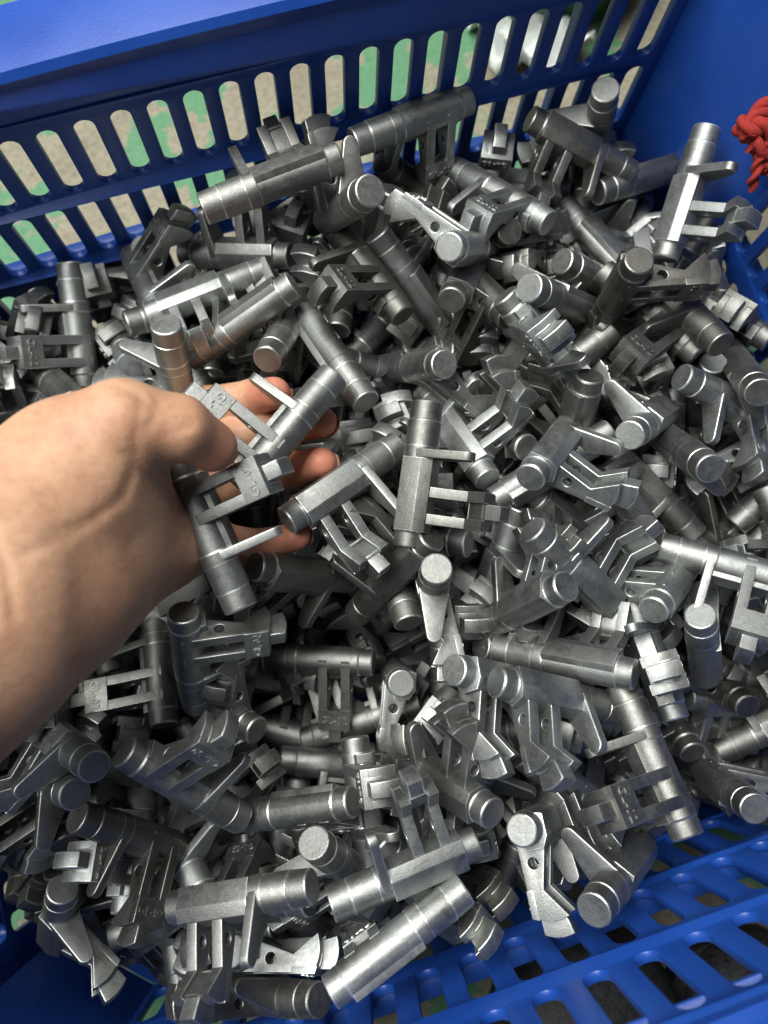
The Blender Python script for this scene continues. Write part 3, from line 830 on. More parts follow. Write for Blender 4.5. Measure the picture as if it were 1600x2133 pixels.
# castings lying deep in the heap, seen only through the gaps: one object
DEEP = (
    (-0.0544, -0.052, 0.037, 0.0168, 0.458, 0.8877, -0.0438),
    (0.023, -0.0415, 0.0367, 0.7861, -0.0446, 0.006, 0.6164),
    (0.0608, -0.0625, 0.0341, 0.9844, 0.1674, -0.0161, -0.0527),
    (0.1666, -0.1037, 0.0115, 0.3706, -0.3395, 0.4881, 0.7136),
    (-0.1526, 0.0371, 0.0205, 0.2345, -0.0603, -0.0363, 0.9696),
    (-0.067, 0.0481, 0.0327, 0.0381, 0.9876, 0.1392, 0.0611),
    (0.025, 0.0232, 0.0316, 0.0298, 0.2806, -0.9376, -0.2031),
    (-0.0062, -0.0601, 0.0413, 0.1175, 0.8879, -0.437, 0.0835),
    (0.1138, 0.0101, 0.0394, 0.0395, 0.8346, -0.5369, -0.1168),
    (0.1934, 0.0289, 0.0425, 0.8859, 0.0685, 0.2665, -0.3734),
    (-0.1486, 0.0765, 0.0178, 0.73, -0.052, 0.0137, 0.6814),
    (-0.0757, 0.0623, 0.0316, 0.9899, -0.0517, -0.0985, 0.0876),
    (-0.0029, 0.0783, 0.0443, 0.8282, 0.0226, -0.1163, -0.5478),
    (0.0808, 0.1452, 0.0358, 0.1144, 0.8916, 0.4372, 0.0295),
    (0.1026, 0.199, 0.0401, 0.0969, -0.6112, -0.7847, 0.0367),
    (0.2025, 0.0823, 0.036, 0.105, -0.5927, -0.7969, 0.052),
    (-0.1333, 0.1905, 0.0084, 0.9219, 0.0065, -0.1265, -0.3662),
    (-0.0731, 0.1587, 0.025, 0.9346, -0.131, -0.0657, 0.3241),
    (-0.0528, 0.2082, 0.014, 0.2324, 0.9698, 0.0683, 0.0293),
    (-0.1193, 0.2221, 0.0094, 0.6977, 0.7086, -0.0739, 0.075),
    (0.199, 0.1732, 0.0308, 0.9712, -0.0421, -0.0741, 0.2225),
    (0.2351, 0.1382, 0.0541, 0.6975, -0.1045, -0.6235, 0.3373),
    (-0.1029, -0.042, 0.0247, 0.2138, -0.0042, 0.9749, 0.0614),
    (-0.0286, -0.025, 0.0478, 0.1877, -0.2354, -0.9054, 0.2993),
    (0.0559, -0.0937, 0.027, 0.0146, 0.3305, -0.9147, -0.2322),
    (0.1232, -0.0777, 0.0096, 0.9465, 0.2343, 0.2027, -0.0904),
    (-0.1423, 0.0524, 0.0316, 0.3304, -0.1022, -0.123, -0.9302),
    (-0.0909, 0.0133, 0.0356, 0.7948, 0.139, -0.0778, 0.5856),
    (0.0203, -0.001, 0.0261, 0.9384, -0.1843, 0.0153, -0.292),
    (0.0687, 0.0088, 0.0393, 0.3779, 0.8391, 0.3473, 0.1806),
    (0.1498, 0.004, 0.0417, 0.0526, 0.8594, 0.4838, 0.1565),
    (0.1785, 0.0373, 0.0378, 0.7349, 0.2272, 0.2093, 0.6037),
    (-0.1409, 0.1296, 0.0179, 0.3893, -0.0805, 0.0297, 0.9171),
    (-0.0903, 0.0821, 0.0424, 0.4007, 0.8783, -0.2589, -0.0297),
    (-0.0455, 0.0852, 0.0347, 0.3301, 0.3806, 0.7252, 0.4694),
    (0.0623, 0.0991, 0.042, 0.1434, -0.1965, -0.0635, -0.9679),
    (0.1182, 0.0894, 0.0414, 0.9782, 0.067, -0.0452, -0.1915),
    (0.2179, 0.0789, 0.0612, 0.518, -0.0508, 0.5429, -0.6591),
    (-0.156, 0.18, 0.013, 0.9652, 0.1548, -0.1652, -0.1308),
    (-0.0764, 0.1132, 0.0391, 0.2391, 0.3959, 0.886, -0.0316),
    (0.0271, 0.2147, 0.0413, 0.1132, 0.3023, -0.1118, -0.9398),
    (0.0471, 0.1648, 0.044, 0.8488, 0.0006, 0.1332, -0.5117),
    (0.1006, 0.1997, 0.0566, 0.3485, -0.2871, 0.8922, 0.0072),
    (0.1582, 0.1942, 0.0312, 0.1503, 0.8988, -0.4086, -0.051),
    (-0.059, -0.0427, 0.0423, 0.7143, -0.1937, 0.0262, -0.672),
    (0.0202, -0.0567, 0.0519, 0.0845, 0.95, 0.2667, -0.1387),
    (0.0916, -0.0957, 0.0258, 0.7051, 0.646, 0.2682, -0.1168),
    (0.1032, -0.0537, 0.0342, 0.125, -0.5118, -0.85, -0.0054),
    (0.1601, -0.05, 0.0184, 0.3226, -0.7405, -0.5837, -0.0832),
    (-0.1503, 0.0631, 0.0328, 0.1017, 0.3128, -0.944, -0.025),
    (-0.1002, 0.0698, 0.0379, 0.3467, -0.0484, 0.3755, 0.8582),
    (-0.0682, 0.0311, 0.0432, 0.0649, 0.6258, -0.6688, -0.3961),
    (-0.013, 0.0554, 0.0514, 0.1716, 0.3251, -0.1404, -0.9193),
    (0.0371, 0.0246, 0.0519, 0.0439, 0.1276, 0.8345, 0.5342),
    (0.2367, 0.0228, 0.0251, 0.3219, 0.6296, -0.5437, -0.452),
    (-0.1529, 0.0969, 0.0307, 0.0843, -0.0683, -0.9322, -0.3453),
    (-0.0897, 0.0981, 0.0434, 0.4816, 0.8384, -0.2213, -0.1275),
    (-0.0391, 0.1192, 0.0371, 0.044, 0.6311, 0.7722, 0.0587),
    (0.0792, 0.0656, 0.0431, 0.4653, -0.0362, -0.1816, -0.8656),
    (0.1301, 0.0566, 0.041, 0.055, -0.0618, -0.1706, -0.9819),
    (0.2258, 0.1123, 0.0586, 0.5434, -0.1629, -0.6633, 0.488),
    (-0.1256, 0.1592, 0.0155, 0.3273, 0.9398, -0.0521, 0.0838),
    (-0.1142, 0.1732, 0.0379, 0.841, -0.046, 0.476, 0.2529),
    (-0.0027, 0.1975, 0.0268, 0.1295, 0.8455, -0.5045, 0.1176),
    (0.0761, 0.1991, 0.0555, 0.5747, -0.0981, -0.1743, 0.7935),
    (0.1285, 0.1648, 0.043, 0.7122, 0.1701, 0.1605, 0.6619),
    (0.1745, 0.2227, 0.0323, 0.0224, -0.1125, -0.1938, -0.9743),
    (-0.0934, -0.0124, 0.0464, 0.0207, -0.949, 0.2389, -0.2044),
    (-0.019, -0.0393, 0.0565, 0.1213, 0.9682, -0.2032, -0.0816),
    (0.0641, -0.088, 0.0434, 0.1205, 0.1149, -0.8011, -0.575),
    (0.126, -0.0892, 0.0216, 0.4023, 0.2431, -0.4521, -0.7581),
    (0.2023, -0.0671, 0.0045, 0.0403, -0.7558, -0.6535, 0.0095),
    (-0.1403, -0.0639, 0.0134, 0.6217, 0.1582, 0.0065, 0.7671),
    (-0.0429, 0.1423, 0.0521, 0.3046, 0.8511, 0.4174, -0.0928),
    (0.0048, -0.0069, 0.0373, 0.3541, 0.0242, 0.6568, 0.6653),
    (0.0567, -0.0344, 0.0604, 0.2742, -0.0882, 0.1767, -0.9412),
    (0.1043, -0.0442, 0.0456, 0.0194, -0.2056, 0.0824, -0.975),
    (0.1947, -0.046, 0.0788, 0.8085, -0.2515, 0.3657, -0.3864),
    (-0.1572, 0.1345, 0.0272, 0.1615, -0.0518, 0.6495, 0.7413),
    (0.0489, 0.0385, 0.0486, 0.33, 0.0682, 0.7717, 0.5395),
    (0.0361, 0.13, 0.0421, 0.8286, 0.1351, -0.1446, -0.5237),
    (0.0636, 0.0925, 0.059, 0.0659, -0.4418, -0.8728, 0.1967),
    (0.1419, 0.1348, 0.048, 0.2217, 0.2582, -0.9219, -0.1852),
    (0.2155, 0.0405, 0.059, 0.1484, -0.2724, -0.0712, -0.948),
    (-0.1512, 0.2163, 0.043, 0.1392, -0.6042, 0.3486, 0.7029),
    (-0.0846, 0.1756, 0.0347, 0.0631, 0.91, -0.4003, 0.0875),
    (-0.0415, 0.2222, 0.0459, 0.1607, 0.1747, -0.6825, 0.6912),
    (0.0652, 0.2031, 0.0664, 0.1856, -0.3635, 0.9032, 0.1327),
    (0.1327, 0.2045, 0.0518, 0.8896, 0.2768, -0.0662, -0.3573),
    (0.201, 0.1642, 0.0495, 0.8916, -0.0952, -0.3834, 0.2214),
    (-0.1255, -0.0216, 0.0352, 0.0929, 0.3658, -0.0437, -0.925),
    (0.0162, -0.0409, 0.039, 0.2453, 0.4213, 0.8711, 0.0591),
    (0.0851, -0.1117, 0.0318, 0.7323, 0.6776, -0.05, 0.0463),
    (0.1284, -0.0547, 0.0258, 0.4578, 0.0678, -0.4706, -0.7512),
    (0.2133, -0.0722, 0.0173, 0.0047, 0.0398, 0.1294, 0.9908),
    (-0.1663, 0.0013, 0.0262, 0.6091, 0.624, 0.033, 0.4884),
    (-0.0814, 0.0019, 0.0454, 0.0396, 0.1149, 0.4862, 0.8654),
    (0.0511, 0.0172, 0.0408, 0.3037, -0.6734, 0.5724, 0.3559),
    (0.0899, -0.0141, 0.0649, 0.582, 0.7474, 0.0463, -0.3169),
    (0.1305, -0.0061, 0.0471, 0.5594, 0.0413, -0.2184, -0.7986),
    (0.2106, -0.0086, 0.0203, 0.5213, -0.0318, 0.2268, -0.8221),
    (-0.1362, 0.0764, 0.0429, 0.1503, 0.4707, -0.8663, -0.0739),
    (-0.0914, 0.1223, 0.0555, 0.149, -0.0628, -0.547, 0.8213),
    (0.0267, 0.1254, 0.0525, 0.1616, 0.2578, -0.2153, -0.9279),
    (0.0804, 0.1161, 0.0626, 0.0776, -0.746, -0.5884, 0.302),
    (0.1083, 0.0946, 0.0565, 0.2904, 0.0685, -0.0432, -0.9535),
    (0.1452, 0.1249, 0.0592, 0.0231, -0.943, -0.1354, 0.3032),
    (-0.1645, 0.1719, 0.0237, 0.021, 0.8913, 0.4225, 0.1631),
    (-0.0805, 0.2066, 0.0288, 0.0139, 0.0963, 0.8151, 0.5711),
    (-0.0195, 0.2134, 0.0507, 0.2487, -0.8871, -0.2638, -0.2856),
    (0.0383, 0.1971, 0.0726, 0.1613, 0.2614, 0.7682, 0.5617),
    (0.1401, 0.1705, 0.0566, 0.2923, 0.3831, 0.693, 0.5362),
    (0.1824, 0.1924, 0.0528, 0.6042, 0.5046, 0.2292, 0.5725),
    (-0.062, -0.0894, 0.0535, 0.4982, -0.2044, -0.5347, 0.6512),
    (-0.0429, -0.0771, 0.0531, 0.4189, 0.5678, -0.1983, -0.6803),
    (0.0648, -0.0701, 0.0782, 0.5494, -0.458, 0.1642, -0.6793),
    (0.2141, -0.0558, 0.037, 0.1573, 0.9481, -0.0695, -0.2674),
    (0.1905, -0.0457, 0.0333, 0.8186, -0.1662, 0.1434, -0.5308),
    (-0.1472, -0.0062, 0.0212, 0.6862, 0.5768, 0.0017, 0.4432),
    (-0.06, 0.0191, 0.058, 0.9627, -0.0021, 0.1217, -0.2417),
    (0.0769, 0.0377, 0.0588, 0.1475, 0.359, 0.6448, 0.6585),
    (0.1372, -0.0017, 0.0647, 0.966, -0.1568, -0.2016, -0.0402),
    (0.2139, -0.0178, 0.0317, 0.2744, 0.9349, 0.0054, -0.2251),
    (-0.1073, 0.103, 0.0594, 0.2223, -0.4971, 0.8359, 0.069),
    (-0.0743, 0.0933, 0.0669, 0.1308, -0.1662, -0.9773, 0.0126),
    (-0.0232, 0.0945, 0.0454, 0.3795, 0.4866, 0.5471, 0.5656),
    (0.0998, 0.0684, 0.0667, 0.9564, 0.0707, -0.134, 0.2499),
    (0.1465, 0.085, 0.0612, 0.6079, -0.055, 0.2815, -0.7404),
    (0.1823, 0.1141, 0.0515, 0.2049, 0.8876, 0.3635, -0.1948),
    (-0.1403, 0.1708, 0.0469, 0.4215, 0.2524, 0.5468, 0.6779),
    (-0.0912, 0.1727, 0.0489, 0.0793, 0.9078, -0.3874, 0.14),
    (-0.0361, 0.1782, 0.0443, 0.7875, 0.5291, 0.0621, 0.3098),
    (-0.0042, 0.1924, 0.0617, 0.7905, 0.5152, -0.1462, -0.2971),
    (0.164, 0.1663, 0.0481, 0.343, 0.5061, 0.5581, 0.561),
    (0.1814, 0.1474, 0.0462, 0.8818, 0.2445, -0.2734, -0.2967),
    (-0.0594, -0.1111, 0.016, 0.664, 0.6274, -0.2982, 0.2767),
    (-0.0029, -0.1117, 0.0426, 0.1808, -0.0596, -0.9323, -0.3074),
    (0.027, -0.1117, 0.0452, 0.7206, 0.6667, 0.1399, -0.1294),
    (0.2367, -0.0291, 0.0467, 0.7063, -0.0345, 0.3662, 0.6049),
    (-0.1526, 0.02, 0.0592, 0.5389, 0.3486, 0.6151, 0.4579),
    (-0.1147, -0.0974, 0.0017, 0.369, -0.2335, -0.8282, -0.3513),
    (0.0732, 0.0124, 0.0697, 0.2163, 0.1677, -0.7495, -0.6028),
    (0.1096, 0.0267, 0.0675, 0.563, 0.5336, 0.0079, 0.6311),
    (0.1179, 0.0453, 0.0665, 0.9792, 0.1489, 0.0607, -0.1234),
    (0.1597, 0.0734, 0.0669, 0.2144, -0.3368, -0.9029, -0.1592),
    (-0.1389, 0.0801, 0.0619, 0.1754, 0.1346, 0.1713, 0.9601),
    (-0.0367, 0.0711, 0.0578, 0.1969, 0.979, 0.0378, -0.0376),
    (-0.0016, 0.1194, 0.0525, 0.343, 0.7674, 0.5123, 0.1761),
    (0.0442, 0.0786, 0.0575, 0.3159, 0.6708, 0.328, 0.5853),
    (0.1111, 0.1311, 0.0636, 0.0143, 0.0367, -0.4597, -0.8872),
    (0.1901, 0.0668, 0.0493, 0.7286, 0.2247, -0.4102, -0.5004),
    (-0.1453, 0.152, 0.063, 0.6232, -0.5408, 0.5614, 0.0629),
    (-0.1026, 0.168, 0.064, 0.1343, 0.9459, -0.2802, 0.0933),
    (-0.0205, 0.1709, 0.0509, 0.1592, 0.1201, -0.8004, -0.5653),
    (0.0109, 0.1537, 0.0475, 0.6261, 0.7292, -0.2739, 0.0355),
    (-0.0465, 0.2008, 0.045, 0.6249, 0.6356, 0.0715, 0.4476),
    (0.2367, 0.1254, 0.0593, 0.2499, 0.6615, 0.1979, 0.6788),
    (-0.0604, -0.0241, 0.0627, 0.4803, 0.4831, 0.6091, 0.4061),
    (0.0172, -0.0386, 0.0729, 0.7121, 0.6384, 0.204, 0.209),
    (0.098, -0.0349, 0.0694, 0.1461, 0.1828, 0.5854, 0.7762),
    (0.155, -0.0715, 0.0234, 0.6273, 0.4817, 0.1264, -0.5987),
    (0.1847, -0.0866, 0.0472, 0.2094, 0.0743, -0.2348, 0.9463),
    (-0.1515, -0.0234, 0.0306, 0.1123, 0.3452, -0.6956, -0.62),
    (-0.0524, 0.0415, 0.082, 0.2968, -0.4452, 0.829, -0.1625),
    (-0.0175, 0.0293, 0.0492, 0.1905, -0.5337, 0.6012, -0.5634),
    (0.1022, 0.0852, 0.0824, 0.1373, 0.4973, -0.7613, -0.3928),
    (0.1212, -0.0118, 0.0688, 0.5921, 0.5598, -0.2589, -0.5187),
    (0.1702, -0.0687, 0.06, 0.1869, 0.1652, -0.0995, 0.9633),
    (-0.1572, 0.0992, 0.0581, 0.9356, 0.315, -0.1433, 0.0697),
    (-0.0734, 0.0701, 0.0678, 0.0525, -0.8466, -0.5291, 0.0245),
    (0.0661, 0.0766, 0.0829, 0.3526, 0.4774, -0.581, -0.557),
    (0.1405, 0.1101, 0.0734, 0.5364, 0.6007, 0.1571, 0.5716),
    (0.1878, 0.0982, 0.0674, 0.2021, 0.704, 0.6728, 0.1042),
    (-0.1689, 0.1576, 0.0543, 0.7031, 0.2172, 0.5487, 0.3968),
    (-0.0939, 0.1853, 0.0751, 0.0752, 0.5272, -0.8403, 0.1016),
    (-0.0882, 0.1789, 0.0642, 0.005, -0.3901, -0.7624, 0.5163),
    (0.0714, 0.1698, 0.0589, 0.6148, 0.2913, 0.0566, -0.7308),
    (0.1369, 0.1467, 0.0655, 0.6467, 0.7428, 0.1667, -0.0469),
    (0.1769, 0.1361, 0.0663, 0.9426, 0.3317, -0.0377, -0.0092),
    (-0.0937, -0.0829, 0.0346, 0.4257, 0.619, 0.0938, 0.6533),
    (-0.0784, -0.0459, 0.0528, 0.5853, 0.5379, -0.0758, 0.602),
    (0.0119, -0.0841, 0.0627, 0.0963, -0.4259, -0.7319, -0.5232),
    (0.0939, -0.0791, 0.0452, 0.3672, -0.3013, 0.0013, -0.88),
    (0.1219, -0.067, 0.0323, 0.623, 0.6365, 0.2544, 0.3769),
    (-0.1207, 0.0281, 0.0716, 0.2033, -0.6928, 0.5668, -0.3969),
    (-0.0768, 0.0104, 0.0464, 0.5564, 0.341, 0.3637, 0.6647),
    (-0.0426, 0.0287, 0.0761, 0.2221, 0.4736, -0.5798, -0.6247),
    (0.1677, 0.026, 0.0639, 0.313, 0.6363, -0.6168, -0.3417),
    (0.1778, -0.0223, 0.049, 0.1694, 0.266, 0.65, 0.6914),
    (-0.1467, 0.093, 0.0744, 0.8003, 0.5498, -0.0622, -0.231),
    (-0.1124, 0.0235, 0.0565, 0.4675, 0.244, -0.3937, -0.7529),
    (0.0331, 0.0965, 0.0767, 0.4614, 0.5926, 0.3545, 0.557),
    (-0.0642, 0.1827, 0.0517, 0.5881, 0.5719, -0.4063, -0.4024),
    (0.1658, 0.066, 0.0771, 0.801, 0.4159, 0.1041, 0.4179),
    (0.2093, 0.2031, 0.0592, 0.6886, 0.4551, -0.5472, -0.1388),
    (-0.1529, 0.1397, 0.0641, 0.6123, 0.6118, 0.0419, -0.4991),
    (-0.0542, 0.2229, 0.0617, 0.0176, -0.023, -0.6085, -0.793),
    (-0.0018, 0.1659, 0.069, 0.6753, 0.5754, -0.2135, 0.4089),
    (0.0326, 0.1863, 0.065, 0.5332, 0.7775, -0.271, -0.1945),
    (0.1309, 0.1686, 0.0802, 0.5136, -0.3103, 0.6859, 0.4117),
    (0.2102, 0.1303, 0.088, 0.0463, 0.7032, -0.6974, 0.1303),
    (-0.1176, -0.0849, 0.036, 0.6271, 0.3095, 0.5588, 0.4458),
    (-0.1089, -0.0751, 0.0575, 0.0978, 0.002, -0.991, -0.0914),
    (-0.0371, -0.0275, 0.0423, 0.3845, 0.7118, 0.5877, -0.0058),
    (0.1625, -0.0461, 0.0378, 0.614, 0.6404, -0.3331, -0.3193),
    (0.2091, -0.0665, 0.0541, 0.4162, 0.9044, -0.083, -0.0433),
    (-0.1259, -0.0272, 0.0544, 0.8243, 0.5326, -0.1586, 0.1084),
    (-0.0925, 0.0598, 0.065, 0.1372, 0.4765, -0.8163, -0.2963),
    (0.0079, 0.0244, 0.0404, 0.5888, 0.4454, -0.6404, -0.2115),
    (0.0134, 0.0376, 0.0804, 0.2642, 0.3305, 0.6928, 0.5839),
    (0.1307, 0.0396, 0.0777, 0.2811, 0.5566, 0.5767, 0.5278),
    (-0.1091, 0.0643, 0.0693, 0.2565, 0.684, -0.6445, -0.2257),
    (-0.0, 0.0939, 0.0673, 0.7309, 0.5155, -0.2617, -0.3628),
    (0.0598, 0.1155, 0.071, 0.453, 0.568, -0.5641, -0.3924),
    (0.0953, 0.1609, 0.0819, 0.2922, 0.7918, 0.2642, 0.4667),
    (0.1899, 0.0145, 0.0463, 0.1933, 0.5574, 0.3743, 0.7154),
    (-0.115, 0.2125, 0.0681, 0.6428, 0.7198, -0.0188, -0.2616),
    (-0.0651, 0.1441, 0.0453, 0.742, 0.6124, -0.0837, 0.2596),
    (0.0432, 0.1586, 0.0554, 0.2171, -0.0173, 0.6456, 0.732),
    (0.1292, 0.2062, 0.0727, 0.0665, 0.3608, -0.7187, -0.5906),
    (0.1774, 0.1361, 0.0575, 0.4531, 0.4033, 0.6711, 0.4262),
)
def deep_heap(poses):
    vs_, fs_, base = [], [], 0
    src = [CAST[k] for k in ('shaft', 'flat_pad', 'lever_tab', 'arm_a', 'arm_b', 'cross_block', 'tip_block')]
    V = []; F = []; o = 0
    for m in src:
        bm = bmesh.new(); bm.from_mesh(m)
        bmesh.ops.dissolve_limit(bm, angle_limit=math.radians(14), verts=bm.verts, edges=bm.edges)
        bmesh.ops.triangulate(bm, faces=[f for f in bm.faces if len(f.verts) > 4])
        bm.verts.index_update()
        V += [v.co.copy() for v in bm.verts]; F += [[v.index + o for v in f.verts] for f in bm.faces]
        o += len(bm.verts); bm.free()
    for p in poses:
        M = Matrix.Translation(p[:3]) @ Quaternion(p[3:7]).to_matrix().to_4x4()
        vs_ += [tuple(M @ v) for v in V]
        fs_ += [[i + base for i in f] for f in F]
        base += len(V)
    return mesh_from("buried_castings", vs_, fs_, 38)
deep = link("buried_castings", deep_heap(DEEP), M_STEEL)
tag(deep, "dark mass of castings deep down in the gaps of the heap", "castings", None, "stuff")

# ------------------------------------------------------------------ the hand: one continuous skin grown from round cones
HJ = {
    'fr': (-0.1418, 0.0462, 0.232, 0.025),
    'fu': (-0.1444, 0.0021, 0.225, 0.025),
    'fm': (-0.138, 0.0232, 0.236, 0.025),
    'wr': (-0.0917, 0.0733, 0.203, 0.0178),
    'wu': (-0.1005, 0.037, 0.196, 0.018),
    'wm': (-0.0943, 0.0545, 0.203, 0.019),
    'cr': (-0.0799, 0.0797, 0.19, 0.017),
    'cu': (-0.083, 0.0543, 0.182, 0.0155),
    'th1': (-0.0661, 0.0909, 0.187, 0.017),
    'th2': (-0.0586, 0.0883, 0.179, 0.0145),
    'th3': (-0.0656, 0.0752, 0.174, 0.0145),
    'hy1': (-0.0728, 0.0634, 0.166, 0.0135),
    'hy2': (-0.0534, 0.0706, 0.146, 0.0126),
    'mi': (-0.0631, 0.1142, 0.136, 0.0115),
    'mm': (-0.0585, 0.1024, 0.128, 0.0115),
    'mr': (-0.055, 0.0869, 0.126, 0.011),
    'ml': (-0.0501, 0.0754, 0.13, 0.0102),
    'tm': (-0.0471, 0.0976, 0.2, 0.0122),
    'ti': (-0.0313, 0.093, 0.194, 0.0103),
    'tt': (-0.024, 0.0882, 0.18, 0.0089),
}
HF = {
    'index': ((-0.0631, 0.1142, 0.136, 0.0105), (-0.0278, 0.1308, 0.11, 0.0086), (-0.0051, 0.1246, 0.12, 0.0076), (0.0025, 0.1174, 0.137, 0.0066)),
    'middle': ((-0.0585, 0.1024, 0.128, 0.0105), (-0.0174, 0.1131, 0.11, 0.0088), (0.006, 0.1082, 0.118, 0.0078), (0.0172, 0.1017, 0.131, 0.0069)),
    'ring': ((-0.055, 0.0869, 0.126, 0.01), (-0.0211, 0.0921, 0.111, 0.0084), (0.0003, 0.0895, 0.117, 0.0074), (0.0121, 0.0852, 0.13, 0.0066)),
    'little': ((-0.0501, 0.0754, 0.13, 0.0092), (-0.0303, 0.065, 0.115, 0.0073), (-0.0175, 0.0607, 0.119, 0.0066), (-0.0062, 0.0591, 0.129, 0.0059)),
}
HC = (
    ((-0.038, 0.0971), (-0.0408, 0.091), (-0.0455, 0.0827), (-0.0528, 0.0729), (-0.0618, 0.0671), (-0.0714, 0.0637)),
    ((-0.0566, 0.0705), (-0.0683, 0.0626), (-0.0783, 0.0577)),
    ((-0.0433, 0.074), (-0.0455, 0.0825), (-0.048, 0.0847)),
    ((-0.0839, 0.0677), (-0.081, 0.0565), (-0.0831, 0.0427)),
    ((-0.0875, 0.065), (-0.0853, 0.054), (-0.088, 0.0411)),
    ((-0.0335, 0.0984), (-0.0352, 0.0938), (-0.0388, 0.0895)),
    ((-0.0267, 0.0912), (-0.0259, 0.0893), (-0.0301, 0.0883)),
    ((-0.0445, 0.105), (-0.0379, 0.1004), (-0.0358, 0.0957)),
)
def build_hand(h):
    allp = list(HJ.values()) + [q for f in HF.values() for q in f]
    A = np.array(allp)
    lo = (A[:, :3] - A[:, 3:]).min(0) - .004; hi = (A[:, :3] + A[:, 3:]).max(0) + .004
    lo[0] = -.205                                  # the forearm is cut beyond the left edge of the crate view
    n = np.ceil((hi - lo) / h).astype(int) + 1
    gx = (lo[0] + h * np.arange(n[0])).astype(np.float32)[:, None, None]
    gy = (lo[1] + h * np.arange(n[1])).astype(np.float32)[None, :, None]
    gz = (lo[2] + h * np.arange(n[2])).astype(np.float32)[None, None, :]
    def cone(p, q):
        p = np.array(p, np.float32); q = np.array(q, np.float32)
        b = q[:3] - p[:3]; L2 = float(b @ b)
        t = ((gx - p[0]) * b[0] + (gy - p[1]) * b[1] + (gz - p[2]) * b[2]) / L2
        t = np.clip(t, 0, 1)
        dx = gx - p[0] - t * b[0]; dy = gy - p[1] - t * b[1]; dz = gz - p[2] - t * b[2]
        return np.sqrt(dx * dx + dy * dy + dz * dz) - (p[3] + t * (q[3] - p[3]))
    def smin(a, b, k):
        e = np.clip(k - np.abs(a - b), 0, None) / k
        return np.minimum(a, b) - e * e * k * .25
    J = HJ
    def chain(pairs, k):
        d = None
        for a, b in pairs:
            c = cone(J[a] if isinstance(a, str) else a, J[b] if isinstance(b, str) else b)
            d = c if d is None else smin(d, c, k)
        return d
    palm = chain([('fr', 'wr'), ('fu', 'wu'), ('fm', 'wm'), ('wr', 'cr'), ('wm', 'cr'), ('wm', 'cu'), ('wu', 'cu'), ('cr', 'mi'), ('cr', 'mm'), ('cu', 'mr'), ('cu', 'ml'),
                  ('cu', 'hy1'), ('hy1', 'hy2'), ('hy2', 'ml'), ('mi', 'mm'), ('mm', 'mr'), ('mr', 'ml'), ('th1', 'th2'), ('th1', 'th3'), ('cr', 'th1')], .018)
    thumb = chain([('th1', 'tm'), ('tm', 'ti')], .008)
    thumb = smin(thumb, cone(J['ti'], J['tt']), .0035)
    d = smin(palm, thumb, .009)
    fing = None
    for f in HF.values():
        fd = None
        for a, b in zip(f[:-1], f[1:]):
            c = cone(a, b); fd = c if fd is None else smin(fd, c, .003)
        fing = fd if fing is None else smin(fing, fd, .0012)
    d = smin(d, fing, .006)
    # creases: shallow grooves seen from above
    g2x, g2y = gx[:, :, 0], gy[:, :, 0]
    cr = np.zeros((n[0], n[1]), np.float32)
    for line in HC:
        best = None
        for (ax, ay), (bx, by) in zip(line[:-1], line[1:]):
            vx, vy = bx - ax, by - ay
            t = np.clip(((g2x - ax) * vx + (g2y - ay) * vy) / (vx * vx + vy * vy), 0, 1)
            q = np.hypot(g2x - ax - t * vx, g2y - ay - t * vy)
            best = q if best is None else np.minimum(best, q)
        cr = np.maximum(cr, np.exp(-(best / .0011) ** 2))
    d = d + .0007 * cr[:, :, None]
    # surface nets
    ins = d < 0
    c = ins[:-1, :-1, :-1].astype(np.int8)
    cnt = np.zeros_like(c)
    offs = [(i, j, k) for i in (0, 1) for j in (0, 1) for k in (0, 1)]
    sl = lambda o: tuple(slice(o[a], n[a] - 1 + o[a]) for a in range(3))
    for o in offs: cnt += ins[sl(o)]
    act = (cnt > 0) & (cnt < 8)
    idx = -np.ones(act.shape, np.int64); ids = np.argwhere(act); idx[act] = np.arange(len(ids))
    acc = np.zeros((len(ids), 3)); num = np.zeros(len(ids))
    for o in offs:
        for ax in range(3):
            if o[ax]: continue
            o2 = list(o); o2[ax] = 1
            a = d[ids[:, 0] + o[0], ids[:, 1] + o[1], ids[:, 2] + o[2]]
            b = d[ids[:, 0] + o2[0], ids[:, 1] + o2[1], ids[:, 2] + o2[2]]
            m = (a < 0) != (b < 0)
            t = a[m] / (a[m] - b[m])
            p = np.tile(np.array(o, float), (m.sum(), 1)); p[:, ax] = t
            acc[m] += p; num[m] += 1
    V = lo + h * (ids + acc / num[:, None])
    F = []
    for ax in range(3):
        s0 = [slice(0, n[a]) for a in range(3)]; s1 = list(s0)
        s0[ax] = slice(0, n[ax] - 1); s1[ax] = slice(1, n[ax])
        a = ins[tuple(s0)]; b = ins[tuple(s1)]
        e = np.argwhere(a != b)
        u, v = [(1, 2), (2, 0), (0, 1)][ax]
        ok = (e[:, u] > 0) & (e[:, v] > 0) & (e[:, u] < n[u] - 1) & (e[:, v] < n[v] - 1)
        e = e[ok]
        fl = a[tuple(e.T)]
        def cell(du, dv):
            q = e.copy(); q[:, u] -= du; q[:, v] -= dv
            return idx[tuple(q.T)]
        q = np.stack([cell(1, 1), cell(0, 1), cell(0, 0), cell(1, 0)], 1)
        q[~fl] = q[~fl][:, ::-1]
        F.append(q)
    F = np.concatenate(F)
    F = F[(F >= 0).all(1)]
    # light smoothing
    E = np.concatenate([F[:, [0, 1]], F[:, [1, 2]], F[:, [2, 3]], F[:, [3, 0]]])
